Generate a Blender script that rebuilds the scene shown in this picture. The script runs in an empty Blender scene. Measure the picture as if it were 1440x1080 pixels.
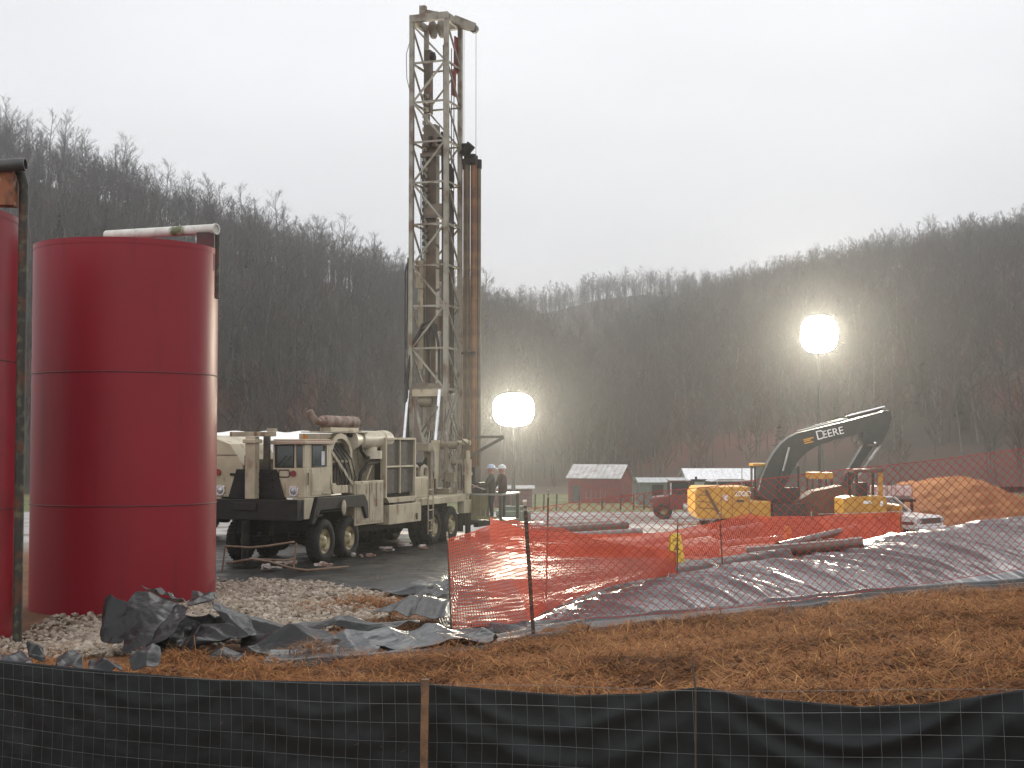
LAMP, SKY, SUN, HAZE, EXPO = 430., .1, .5, .0007, .3; SKYC = (10.4, 10.45, 10.7)
import bpy, math, random
import numpy as np
from mathutils import Vector, Matrix, noise as mnoise
random.seed(7); RNG = np.random.default_rng(11)
R = math.radians; PI = math.pi
scene = bpy.context.scene
COL = scene.collection
# ------------------------------------------------------------------ camera
F = 2000.0; PITCH = math.atan(85 / F); CZ = 3.0
cam_d = bpy.data.cameras.new('camera'); cam = bpy.data.objects.new('camera', cam_d); COL.objects.link(cam)
cam.location = (0, 0, CZ); cam.rotation_euler = (PI / 2 + PITCH, 0, 0)
cam_d.sensor_width = 36; cam_d.lens = 36 * F / 1440; cam_d.clip_end = 6000; cam_d.clip_start = 0.05
scene.camera = cam
def at(px, py, Y):
    dx = (px - 720) / F; dy = (540 - py) / F
    t = Y / (math.cos(PITCH) - dy * math.sin(PITCH))
    return Vector((dx * t, Y, CZ + t * (math.sin(PITCH) + dy * math.cos(PITCH))))
# ------------------------------------------------------------------ materials
_M = {}
def M(name, c, r=.6, m=0., c2=None, sc=3., lo=.4, hi=.62, bump=0., bs=25., c3=None, sc3=1.2, lo3=.5, hi3=.7, spec=.5, rv=0., det=5, coat=0, world=False, st=None):
    if name in _M: return _M[name]
    mt = bpy.data.materials.new(name); mt.use_nodes = True
    nt = mt.node_tree; n = nt.nodes; b = n['Principled BSDF']
    tc = n.new('ShaderNodeTexCoord')
    co = tc.outputs['Object']
    if world:
        g = n.new('ShaderNodeNewGeometry'); co = g.outputs['Position']
    def nz(scale, d=det, cc=None):
        x = n.new('ShaderNodeTexNoise'); x.inputs['Scale'].default_value = scale; x.inputs['Detail'].default_value = d
        nt.links.new(cc or co, x.inputs['Vector']); return x.outputs['Fac']
    c3co = None
    if st:
        mpn = n.new('ShaderNodeMapping'); mpn.inputs['Scale'].default_value = st; nt.links.new(co, mpn.inputs[0]); c3co = mpn.outputs[0]
    def mr(f, a, b_, lo_=0., hi_=1.):
        x = n.new('ShaderNodeMapRange'); x.inputs[1].default_value = a; x.inputs[2].default_value = b_
        x.inputs[3].default_value = lo_; x.inputs[4].default_value = hi_
        nt.links.new(f, x.inputs[0]); return x.outputs[0]
    def mix(f, a, b_):
        x = n.new('ShaderNodeMix'); x.data_type = 'RGBA'
        nt.links.new(f, x.inputs['Factor'])
        for v, i in ((a, 6), (b_, 7)):
            if isinstance(v, (tuple, list)): x.inputs[i].default_value = (*v, 1)
            else: nt.links.new(v, x.inputs[i])
        return x.outputs[2]
    if c2 is None: c2 = tuple(v * .72 for v in c)
    f = nz(sc); out = mix(mr(f, lo, hi), c, c2)
    if c3 is not None: out = mix(mr(nz(sc3, cc=c3co), lo3, hi3), out, c3)
    nt.links.new(out, b.inputs['Base Color'])
    b.inputs['Roughness'].default_value = r; b.inputs['Metallic'].default_value = m
    b.inputs['Specular IOR Level'].default_value = spec
    if coat: b.inputs['Coat Weight'].default_value = coat; b.inputs['Coat Roughness'].default_value = .12
    if rv: nt.links.new(mr(nz(sc * 2.3), .3, .7, max(0, r - rv), min(1, r + rv)), b.inputs['Roughness'])
    if bump:
        bp = n.new('ShaderNodeBump'); bp.inputs['Strength'].default_value = bump; bp.inputs['Distance'].default_value = .03
        nt.links.new(nz(bs), bp.inputs['Height']); nt.links.new(bp.outputs[0], b.inputs['Normal'])
    _M[name] = mt; return mt
def emis(name, c, s):
    mt = bpy.data.materials.new(name); mt.use_nodes = True; n = mt.node_tree.nodes; b = n['Principled BSDF']
    b.inputs['Base Color'].default_value = (.8, .8, .8, 1)
    b.inputs['Emission Color'].default_value = (*c, 1); b.inputs['Emission Strength'].default_value = s
    return mt
def island_mat(name, cols, r=.7, spec=.3):
    """per-piece colour (each straw, stone, twig its own)"""
    mt = bpy.data.materials.new(name); mt.use_nodes = True; nt = mt.node_tree; n = nt.nodes; b = n['Principled BSDF']
    g = n.new('ShaderNodeNewGeometry'); cr = n.new('ShaderNodeValToRGB')
    cr.color_ramp.interpolation = 'LINEAR'
    e = cr.color_ramp.elements
    while len(e) < len(cols): e.new(.5)
    for i, c in enumerate(cols): e[i].position = i / (len(cols) - 1); e[i].color = (*c, 1)
    nt.links.new(g.outputs['Random Per Island'], cr.inputs[0]); nt.links.new(cr.outputs[0], b.inputs['Base Color'])
    b.inputs['Roughness'].default_value = r; b.inputs['Specular IOR Level'].default_value = spec
    return mt
# ------------------------------------------------------------------ mesh builder
class MB:
    def __init__(s): s.v = []; s.f = []; s.smooth = []
    def add(s, vs, fs, smooth=False):
        o = len(s.v); s.v += [tuple(p) for p in vs]; s.f += [tuple(i + o for i in q) for q in fs]; s.smooth += [smooth] * len(fs); return s
    def box(s, c, d, rz=0., m=None):
        x, y, z = (k / 2 for k in d)
        vs = [Vector((a * x, b * y, e * z)) for a in (-1, 1) for b in (-1, 1) for e in (-1, 1)]
        mt = m if m is not None else Matrix.Rotation(rz, 3, 'Z')
        c = Vector(c)
        return s.add([mt @ v + c for v in vs], [(0, 1, 3, 2), (4, 6, 7, 5), (0, 4, 5, 1), (2, 3, 7, 6), (0, 2, 6, 4), (1, 5, 7, 3)])
    def b2(s, a, b):   # box by corners
        return s.box([(p + q) / 2 for p, q in zip(a, b)], [abs(p - q) for p, q in zip(a, b)])
    def frame(s, p0, p1):
        d = (Vector(p1) - Vector(p0)); L = d.length; d = d / L if L > 1e-9 else Vector((0, 0, 1))
        up = Vector((0, 0, 1)) if abs(d.z) < .95 else Vector((1, 0, 0))
        x = d.cross(up).normalized(); y = x.cross(d).normalized()
        return d, x, y
    def bar(s, p0, p1, w, h=None):  # rectangular bar
        h = h or w; d, x, y = s.frame(p0, p1); p0 = Vector(p0); p1 = Vector(p1)
        vs = [p + x * a * w / 2 + y * b * h / 2 for p in (p0, p1) for a, b in ((-1, -1), (1, -1), (1, 1), (-1, 1))]
        return s.add(vs, [(3, 2, 1, 0), (4, 5, 6, 7), (0, 1, 5, 4), (1, 2, 6, 5), (2, 3, 7, 6), (3, 0, 4, 7)])
    def cyl(s, p0, p1, r0, r1=None, n=16, caps=True):
        r1 = r0 if r1 is None else r1; d, x, y = s.frame(p0, p1); p0 = Vector(p0); p1 = Vector(p1)
        ring = [(math.cos(2 * PI * i / n), math.sin(2 * PI * i / n)) for i in range(n)]
        vs = [p + x * a * r + y * b * r for p, r in ((p0, r0), (p1, r1)) for a, b in ring]
        s.add(vs, [(i, (i + 1) % n, n + (i + 1) % n, n + i) for i in range(n)], True)
        if caps:
            s.add(vs[:n], [tuple(range(n))[::-1]]); s.add(vs[n:], [tuple(range(n))])
        return s
    def hollow(s, p0, p1, r, ri, n=20):
        d, x, y = s.frame(p0, p1); p0 = Vector(p0); p1 = Vector(p1)
        ring = [(math.cos(2 * PI * i / n), math.sin(2 * PI * i / n)) for i in range(n)]
        vs = [p + x * a * q + y * b * q for p, q in ((p0, r), (p1, r), (p1, ri), (p0, ri)) for a, b in ring]
        fs = []
        for k in range(4):
            k2 = (k + 1) % 4
            fs += [(k * n + i, k * n + (i + 1) % n, k2 * n + (i + 1) % n, k2 * n + i) for i in range(n)]
        return s.add(vs, fs, False)
    def tube(s, pts, r, n=8, caps=True):
        pts = [Vector(p) for p in pts]; vs = []
        rr = r if isinstance(r, (list, tuple)) else [r] * len(pts)
        prevx = None
        for i, p in enumerate(pts):
            a = pts[max(i - 1, 0)]; b = pts[min(i + 1, len(pts) - 1)]
            d = (b - a).normalized()
            if prevx is None:
                up = Vector((0, 0, 1)) if abs(d.z) < .9 else Vector((1, 0, 0)); x = d.cross(up).normalized()
            else:
                x = (prevx - d * prevx.dot(d)).normalized()
            prevx = x; y = d.cross(x)
            vs += [p + (x * math.cos(2 * PI * k / n) + y * math.sin(2 * PI * k / n)) * rr[i] for k in range(n)]
        fs = [(i * n + k, i * n + (k + 1) % n, (i + 1) * n + (k + 1) % n, (i + 1) * n + k) for i in range(len(pts) - 1) for k in range(n)]
        s.add(vs, fs, True)
        if caps: s.add(vs[:n], [tuple(range(n))[::-1]]); s.add(vs[-n:], [tuple(range(n))])
        return s
    def prism(s, poly, a, b, axis='y'):   # extrude a polygon of (h, z) along y (h = x) or along x (h = y)
        n = len(poly)
        if axis == 'y': vs = [(h, t, z) for t in (a, b) for h, z in poly]
        elif axis == 'x': vs = [(t, h, z) for t in (a, b) for h, z in poly]
        else: vs = [(h, z, t) for t in (a, b) for h, z in poly]
        return s.add(vs, [tuple(range(n))[::-1], tuple(range(n, 2 * n))] + [(i, (i + 1) % n, n + (i + 1) % n, n + i) for i in range(n)])
    def lathe(s, prof, c=(0, 0, 0), n=32, axis='z'):   # prof of (r, z)
        vs = []
        for r, z in prof:
            for k in range(n):
                a = 2 * PI * k / n; x, y = r * math.cos(a), r * math.sin(a)
                vs.append((c[0] + x, c[1] + y, c[2] + z) if axis == 'z' else (c[0] + z, c[1] + x, c[2] + y) if axis == 'x' else (c[0] + x, c[1] + z, c[2] + y))
        m = len(prof)
        return s.add(vs, [(i * n + k, i * n + (k + 1) % n, (i + 1) * n + (k + 1) % n, (i + 1) * n + k) for i in range(m - 1) for k in range(n)], True)
    def grid(s, fn, nu, nv, smooth=True, closed=False):
        vs = [fn(i / (nu - 1), j / (nv - 1)) for j in range(nv) for i in range(nu)]
        return s.add(vs, [(j * nu + i, j * nu + i + 1, (j + 1) * nu + i + 1, (j + 1) * nu + i) for j in range(nv - 1) for i in range(nu - 1)], smooth)
    def ball(s, c, r, n=12, m=8):
        sx, sy, sz = r if isinstance(r, (tuple, list)) else (r, r, r)
        vs = [(c[0] + sx * math.sin(PI * j / m) * math.cos(2 * PI * k / n), c[1] + sy * math.sin(PI * j / m) * math.sin(2 * PI * k / n), c[2] + sz * math.cos(PI * j / m)) for j in range(m + 1) for k in range(n)]
        return s.add(vs, [(j * n + k, (j + 1) * n + k, (j + 1) * n + (k + 1) % n, j * n + (k + 1) % n) for j in range(m) for k in range(n)], True)
    def build(s, name, mat, parent=None, loc=None, rot=None, bevel=0., normals=True):
        me = bpy.data.meshes.new(name); me.from_pydata(s.v, [], s.f); me.update()
        me.polygons.foreach_set('use_smooth', s.smooth)
        for mm in (mat if isinstance(mat, (list, tuple)) else [mat]): me.materials.append(mm)
        o = bpy.data.objects.new(name, me); COL.objects.link(o)
        if parent is not None: o.parent = parent
        if loc is not None: o.location = loc
        if rot is not None: o.rotation_euler = rot
        if bevel:
            b = o.modifiers.new('bevel', 'BEVEL'); b.width = bevel; b.segments = 2; b.limit_method = 'ANGLE'; b.angle_limit = R(40)
        return o
def nparr_obj(name, V, Fc, mat, parent=None, smooth=False):
    me = bpy.data.meshes.new(name)
    V = np.asarray(V, dtype=np.float32); Fc = np.asarray(Fc, dtype=np.int32)
    k = Fc.shape[1]
    me.vertices.add(len(V)); me.vertices.foreach_set('co', V.ravel())
    me.loops.add(Fc.size); me.loops.foreach_set('vertex_index', Fc.ravel())
    me.polygons.add(len(Fc)); me.polygons.foreach_set('loop_start', np.arange(0, Fc.size, k, dtype=np.int32))
    me.polygons.foreach_set('loop_total', np.full(len(Fc), k, dtype=np.int32))
    me.update(calc_edges=True); me.validate()
    me.polygons.foreach_set('use_smooth', [smooth] * len(Fc))
    for mm in (mat if isinstance(mat, (list, tuple)) else [mat]): me.materials.append(mm)
    o = bpy.data.objects.new(name, me); COL.objects.link(o)
    if parent is not None: o.parent = parent
    return o
def grid_faces(nx, ny):
    i, j = np.meshgrid(np.arange(nx - 1), np.arange(ny - 1)); a = (j * nx + i).ravel()
    return np.stack([a, a + 1, a + nx + 1, a + nx], 1)
def tag(o, label=None, cat=None, group=None, kind=None):
    if label: o['label'] = label
    if cat: o['category'] = cat
    if group: o['group'] = group
    if kind: o['kind'] = kind
    return o
def thing(name, label, cat, loc=(0, 0, 0), rz=0., group=None):
    o = bpy.data.objects.new(name, None); COL.objects.link(o); o.empty_display_size = .3
    o.location = loc; o.rotation_euler = (0, 0, rz); return tag(o, label, cat, group)
def tree_copy(o, parent=None):
    c = o.copy(); COL.objects.link(c)
    if parent is not None: c.parent = parent
    for ch in list(o.children): tree_copy(ch, c)
    return c
# ------------------------------------------------------------------ numpy value noise
_perm = RNG.permutation(512); _perm = np.concatenate([_perm, _perm, _perm])
_val = RNG.random(1536)
def vn(x, y, s=0):
    x = np.asarray(x, float); y = np.asarray(y, float)
    xi = np.floor(x).astype(int); yi = np.floor(y).astype(int); fx = x - xi; fy = y - yi
    fx = fx * fx * (3 - 2 * fx); fy = fy * fy * (3 - 2 * fy)
    def h(a, b): return _val[_perm[(_perm[(a + s * 17) % 512] + b) % 512]]
    return (h(xi, yi) * (1 - fx) + h(xi + 1, yi) * fx) * (1 - fy) + (h(xi, yi + 1) * (1 - fx) + h(xi + 1, yi + 1) * fx) * fy - .5
def fbm(x, y, s=0, o=4):
    t = 0; a = 1.
    for k in range(o): t = t + a * vn(x * 2 ** k + 3.7 * k, y * 2 ** k + 9.1 * k, s + k); a *= .5
    return t
def ss(a, b, x):
    t = np.clip((x - a) / (b - a), 0, 1); return t * t * (3 - 2 * t)
# ------------------------------------------------------------------ terrain
TX = np.array([-60., -14, -8, -4, -1, 2, 5, 9, 15, 60])
TY = np.array([-40., -6, 2, 8.5, 14, 18, 21, 25, 30, 36, 46, 57, 70, 90, 150, 220, 420])
TZ = np.array([
 [1.3] * 10, [1.3] * 10,
 [.2, .2, .2, .2, .25, .3, .3, .4, .4, .4],
 [-.75, -.75, -.7, -.6, -.45, -.3, -.15, -.1, .1, .1],
 [-.2, -.2, -.1, .05, .22, .5, .72, .8, .9, .9],
 [-.3, -.3, -.15, .12, .2, .42, .7, .85, .9, .9],
 [-.35, -.35, -.25, .1, .1, .3, .5, .7, .8, .8],
 [-.4, -.4, -.3, 0, .02, .12, .3, .5, .6, .6],
 [-.4, -.4, -.2, 0, 0, 0, .1, .3, .5, .5],
 [-.1, -.1, 0, 0, 0, 0, .05, .1, .3, .3],
 [-.1, -.1, 0, 0, 0, -.1, -.15, -.1, 0, 0],
 [-.8, -.8, -.7, -.6, -.7, -.8, -.9, -.9, -.9, -.9],
 [-1.1] * 10, [-1.6] * 10, [-3.4] * 10, [-4.2] * 10, [-5.5] * 10])
def zbase(X, Y):
    X = np.clip(np.asarray(X, float), -60, 60); Y = np.clip(np.asarray(Y, float), -40, 420)
    i = np.clip(np.searchsorted(TX, X) - 1, 0, len(TX) - 2); j = np.clip(np.searchsorted(TY, Y) - 1, 0, len(TY) - 2)
    u = (X - TX[i]) / (TX[i + 1] - TX[i]); v = (Y - TY[j]) / (TY[j + 1] - TY[j])
    u = u * .5 + .5 * u * u * (3 - 2 * u); v = v * .5 + .5 * v * v * (3 - 2 * v)
    return (TZ[j, i] * (1 - u) + TZ[j, i + 1] * u) * (1 - v) + (TZ[j + 1, i] * (1 - u) + TZ[j + 1, i + 1] * u) * v
_cr = [at(px, py, Y) for px, py, Y in ((740, 880, 22.2), (800, 864, 23.5), (940, 820, 24.6), (1070, 799, 26), (1200, 783, 27.6), (1275, 762, 28.6), (1440, 737, 30.5), (1600, 728, 32), (1800, 722, 33))]
_bs = [at(px, py, Y) for px, py, Y in ((700, 908, 20.3), (750, 902, 20.7), (880, 885, 21.4), (1000, 872, 22), (1200, 850, 23), (1440, 829, 24), (1700, 812, 25.5), (1900, 806, 26))]
CX, CYv, CZv = (np.array([p[k] for p in _cr]) for k in range(3))
BX, BY, BZ = (np.array([p[k] for p in _bs]) for k in range(3))
def berm(X):
    return np.interp(X, BX, BY), np.interp(X, BX, BZ), np.interp(X, CX, CYv), np.interp(X, CX, CZv)
FP = [(-240, 905, 17.8), (0, 929, 16.), (150, 943, 15.2), (300, 955, 14.6), (598, 960, 13.), (978, 967, 11.8), (1210, 968, 11.15), (1440, 968, 10.5), (1700, 966, 9.8)]
fpt = [at(*p) for p in FP]; fpx = np.array([p.x for p in fpt]); fpy = np.array([p.y for p in fpt]); fpz = np.array([p.z for p in fpt])
def fence_y(X): return np.interp(X, np.r_[-30, fpx, 30], np.r_[30, fpy, 0])
def zt(X, Y):
    X = np.asarray(X, float); Y = np.asarray(Y, float)
    b = zbase(X, Y); yb, zb, yc, zc = berm(X)
    t = np.clip((Y - yb) / (yc - yb), 0, 1); up = zb + (zc - zb) * np.sin(t * PI / 2) ** .85
    dn = zc - (zc - b) * ss(1.5, 6., Y - yc)
    h = np.where(Y < yc, up, dn)
    h = np.where((X > BX[0] - .3) & (Y > yb), h, -99)
    w = ss(BX[0] - .3, 1.0, X)
    h = np.where(h > b, b + (h - b) * w, b)
    d = Y - fence_y(X)
    return h - 1.0 * (1 - ss(.0, .3, d)) * ss(4, 8, Y)
def z1(x, y): return float(zt(x, y))
def on(px, Y, dz=0.):
    x = (px - 720) / F * Y; return Vector((x, Y, z1(x, Y) + dz))
# ================================================================== SETTING: ground
xs = np.unique(np.concatenate([np.linspace(-900, -60, 22), np.linspace(-60, -12, 33), np.arange(-12, 16, .1), np.linspace(16, 60, 40), np.linspace(60, 900, 22)]))
ys = np.unique(np.concatenate([np.linspace(-40, 8, 14), np.arange(8, 26, .1), np.arange(26, 60, .4), np.linspace(60, 240, 50), np.linspace(240, 1600, 24)]))
GX, GY = np.meshgrid(xs, ys)
FD = GY - fence_y(GX)
strawm = ss(.2, .7, FD) * (1 - ss(-.2, .6, GY - np.interp(GX, BX, BY)))
GZ = zt(GX, GY) + strawm * (fbm(GX * 1.1, GY * 1.1, 3) * .2 + fbm(GX * 4, GY * 4, 5, 3) * .14) + ss(26, 60, GY) * fbm(GX * .3, GY * .3, 9) * .08
def ground_mat():
    mt = bpy.data.materials.new('ground_soil'); mt.use_nodes = True; nt = mt.node_tree; n = nt.nodes; L = nt.links; b = n['Principled BSDF']
    g = n.new('ShaderNodeNewGeometry'); sep = n.new('ShaderNodeSeparateXYZ'); L.new(g.outputs['Position'], sep.inputs[0])
    def nz(s, d=6, dist=0.):
        x = n.new('ShaderNodeTexNoise'); x.inputs['Scale'].default_value = s; x.inputs['Detail'].default_value = d; x.inputs['Distortion'].default_value = dist
        L.new(g.outputs['Position'], x.inputs['Vector']); return x.outputs['Fac']
    def mr(f, a, c):
        x = n.new('ShaderNodeMapRange'); x.inputs[1].default_value = a; x.inputs[2].default_value = c; L.new(f, x.inputs[0]); return x.outputs[0]
    def mix(f, a, c):
        x = n.new('ShaderNodeMix'); x.data_type = 'RGBA'; L.new(f, x.inputs['Factor'])
        for v, i in ((a, 6), (c, 7)):
            if isinstance(v, tuple): x.inputs[i].default_value = (*v, 1)
            else: L.new(v, x.inputs[i])
        return x.outputs[2]
    def wob(amp, s):
        m1 = n.new('ShaderNodeMath'); m1.operation = 'MULTIPLY_ADD'; L.new(nz(s), m1.inputs[0]); m1.inputs[1].default_value = amp; L.new(sep.outputs['Y'], m1.inputs[2]); return m1.outputs[0]
    soil = mix(mr(nz(1.7), .35, .65), (.13, .062, .03), (.22, .105, .05))
    soil = mix(mr(nz(14), .4, .7), soil, (.085, .04, .022))
    grav = mix(mr(nz(30, 3), .35, .65), (.26, .25, .24), (.48, .465, .45)); grav = mix(mr(nz(.25), .45, .6), grav, (.2, .17, .145))
    grass = mix(mr(nz(.15), .4, .6), (.13, .15, .055), (.25, .2, .09)); grass = mix(mr(nz(3.), .4, .65), grass, (.085, .11, .04))
    leaf = mix(mr(nz(.2), .4, .6), (.09, .06, .04), (.06, .045, .034))
    c = mix(mr(wob(5., .5), 42, 48), soil, grav)
    c = mix(mr(wob(8., .2), 108, 112), c, grass)
    c = mix(mr(wob(30., .05), 212, 222), c, leaf)
    L.new(c, b.inputs['Base Color']); b.inputs['Roughness'].default_value = .85; b.inputs['Specular IOR Level'].default_value = .25
    bp = n.new('ShaderNodeBump'); bp.inputs['Strength'].default_value = .6; bp.inputs['Distance'].default_value = .04; L.new(nz(22), bp.inputs['Height']); L.new(bp.outputs[0], b.inputs['Normal'])
    return mt
gr = nparr_obj('ground', np.stack([GX.ravel(), GY.ravel(), GZ.ravel()], 1), grid_faces(len(xs), len(ys)), ground_mat(), smooth=True)
tag(gr, kind='structure')

# ================================================================== plastic sheets
black_wet = M('wet_black_plastic', (.055, .052, .057), r=.26, c2=(.07, .066, .072), sc=1.3, rv=.08, bump=.12, bs=7, spec=.6)
black_pl = M('black_plastic', (.007, .008, .009), r=.36, c2=(.012, .013, .014), sc=2., bump=.15, bs=14, spec=.28)
rig_pl = M('muddy_black_plastic', (.013, .013, .013), r=.42, c2=(.03, .027, .025), sc=.5, lo=.45, hi=.65, rv=.2, bump=.7, bs=6, spec=.25)
def tri(x): return np.abs((x % 1.) - .5) * 2
def crease(x, y, seed, amp, lam, n=5, a0=None):
    rg = np.random.default_rng(seed); z = 0
    for k in range(n):
        a = rg.uniform(0, PI) if a0 is None else a0 + rg.normal(0, .35); l = lam * rg.uniform(.6, 1.6)
        wx = x + .25 * l * vn(x / l, y / l, k + seed); wy = y + .25 * l * vn(x / l + 9, y / l + 4, k + seed + 3)
        z = z + amp * rg.uniform(.5, 1.) * (1 - tri((wx * math.cos(a) + wy * math.sin(a)) / l + rg.random())) ** 1.6 * np.clip(.5 + 1.6 * vn(x / l * .7 + k, y / l * .7, seed % 7 + k), 0, 1.2)
    return z
# --- ground sheet under the rig and in the low pit area
U, V = np.meshgrid(np.linspace(0, 1, 330), np.linspace(0, 1, 420))
X = -10 + U * 15.5
front = np.interp(X, [-10, -6.6, -5, -3.2, -2.2, -1.5, -1.0, -.5, .3, 5.5], [32.5, 31.8, 31.2, 29.2, 27.8, 27, 20.9, 20.2, 21.2, 23.5]) + .25 * vn(X * 1.7, X * 0, 4)
back = np.interp(X, [-10, 0, 2, 5.5], [50, 50, 42, 36]) + .8 * vn(X * .6, X * 0 + 3, 7)
Y = front + (back - front) * V ** 1.5
amp = .35 + .65 * ss(-3.5, -1.5, X) * (1 - ss(29, 36, Y))
Z = zt(X, Y) + .035 + amp * (crease(X * .6, Y * 1.3, 5, .07, 1.3, 5) + crease(X * .6, Y * 1.6, 8, .02, .5, 4)) + amp * .04 * fbm(X * 1.2, Y * 1.2, 6, 2)
Z = Z - .07 * (1 - ss(0, .015, V))
yb_, _, yc_, _ = berm(X); Z = Z - .2 * ss(-.2, .5, X) * (1 - ss(1.0, 1.6, Y - yc_))
o = nparr_obj('ground_liner', np.stack([X.ravel(), Y.ravel(), Z.ravel()], 1), grid_faces(330, 420), rig_pl, smooth=True)
tag(o, 'muddy wet black plastic ground cover spread flat under the drilling rig', 'plastic sheet')
# --- liner over the berm: long folds run down the slope
na, nb = 620, 150
A, Bv = np.meshgrid(np.linspace(0, 1, na), np.linspace(0, 1, nb))
X0 = -.55 + A * 17.5
yb, zb, yc, zc = berm(X0)
t = Bv * 1.55 - .12
Xs = X0 - 1.25 * (np.clip(t, 0, 1.2) - .3)         # folds lean over
yb, zb, yc, zc = berm(Xs)
Y = yb + (yc - yb) * t
rg = np.random.default_rng(3); fold = np.zeros_like(A)
for k in range(100):
    c = rg.uniform(0, 17); w = rg.uniform(.03, .12); h = w * rg.uniform(.25, .8) * (1 if rg.random() < .85 else 1.6); sl = rg.normal(0, .13); t0 = rg.uniform(-.6, .1); t1 = t0 + rg.uniform(.8, 1.6)
    d = (A * 17.5 - c) - sl * (t - .5) - .06 * np.sin(t * 5 + k)
    d = d + .02 * vn(t * 6, t * 0 + k, 3)
    fold += h * np.where(d > 0, np.exp(-d / w), np.exp(-(d / .014) ** 2)) * ss(t0 - .1, t0 + .5, t) * (1 - ss(t1, t1 + .5, t))
for k in range(30):      # the long deep overlaps
    c = .6 + 16.4 * (k + rg.uniform(-.35, .35)) / 30; w = rg.uniform(.1, .22); h = w * rg.uniform(.45, .75); sl = rg.normal(.05, .08)
    d = (A * 17.5 - c) - sl * (t - .5) - .05 * np.sin(t * 3 + k) + .03 * vn(t * 5, t * 0 + k, 6)
    fold += h * np.where(d > 0, np.exp(-d / w), np.exp(-(d / .03) ** 2)) * ss(rg.uniform(-.4, .0), .35, t) * (1 - ss(1.05, 1.4, t))
big = .03 * np.sin(A * 17.5 * 2.1 + 1.5 * vn(A * 9, A * 0, 2) + t * 1.2) * ss(0, .4, t)
Z = zt(Xs, Y) + .015 + fold * .85 + big * .6 + .012 * fbm(Xs * 1.5, Y * 1.5, 12, 2)
Z = Z - .06 * (1 - ss(0, .04, A)) - .05 * ss(.97, 1, Bv)
o = nparr_obj('berm_liner', np.stack([Xs.ravel(), Y.ravel(), Z.ravel()], 1), grid_faces(na, nb), black_wet, smooth=True)
tag(o, 'shiny black plastic liner pulled in long folds over the earth bank', 'plastic sheet')
# --- rolled / doubled edge strip lying along the foot of the bank
na, nb = 420, 36
A, Bv = np.meshgrid(np.linspace(0, 1, na), np.linspace(0, 1, nb))
Xs = -3.2 + A * 18.6
yb, zb, yc, zc = berm(Xs)
yb = np.where(Xs < BX[0], np.interp(Xs, [-3.2, -1.5, BX[0]], [18.9, 19.6, BY[0]]), yb)
wdt = .78 + .25 * vn(Xs * .5, Xs * 0, 5) + .1 * vn(Xs * 2, Xs * 0, 9)
Y = yb - .62 * wdt + 1.0 * wdt * Bv + .12 * vn(Xs * .7, Xs * 0, 2)
Z = zt(Xs, Y) + .075 + .1 * np.exp(-((Bv - .78 - .06 * np.sin(Xs * 1.1)) / .13) ** 2) * (.6 + .8 * np.abs(vn(Xs * .5, Xs * 0 + 7, 3))) + .09 * np.exp(-((Bv - .33 - .1 * vn(Xs * .8, Xs * 0, 8)) / .1) ** 2) * ss(.25, .5, A) * (1 - ss(.72, .86, A)) + crease(Xs * .45, Y, 21, .03, .5, 4)
Z = Z - .1 * (1 - ss(0, .12, Bv)) - .08 * ss(.93, 1, Bv)
edge_pl = M('grey_sheen_plastic', (.02, .025, .03), r=.36, c2=(.032, .037, .042), sc=2.5, bump=.12, bs=18, spec=.42)
o = nparr_obj('liner_edge', np.stack([Xs.ravel(), Y.ravel(), Z.ravel()], 1), grid_faces(na, nb), edge_pl, smooth=True)
tag(o, 'doubled blue-grey edge strip of plastic along the foot of the bank', 'plastic sheet')
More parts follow.
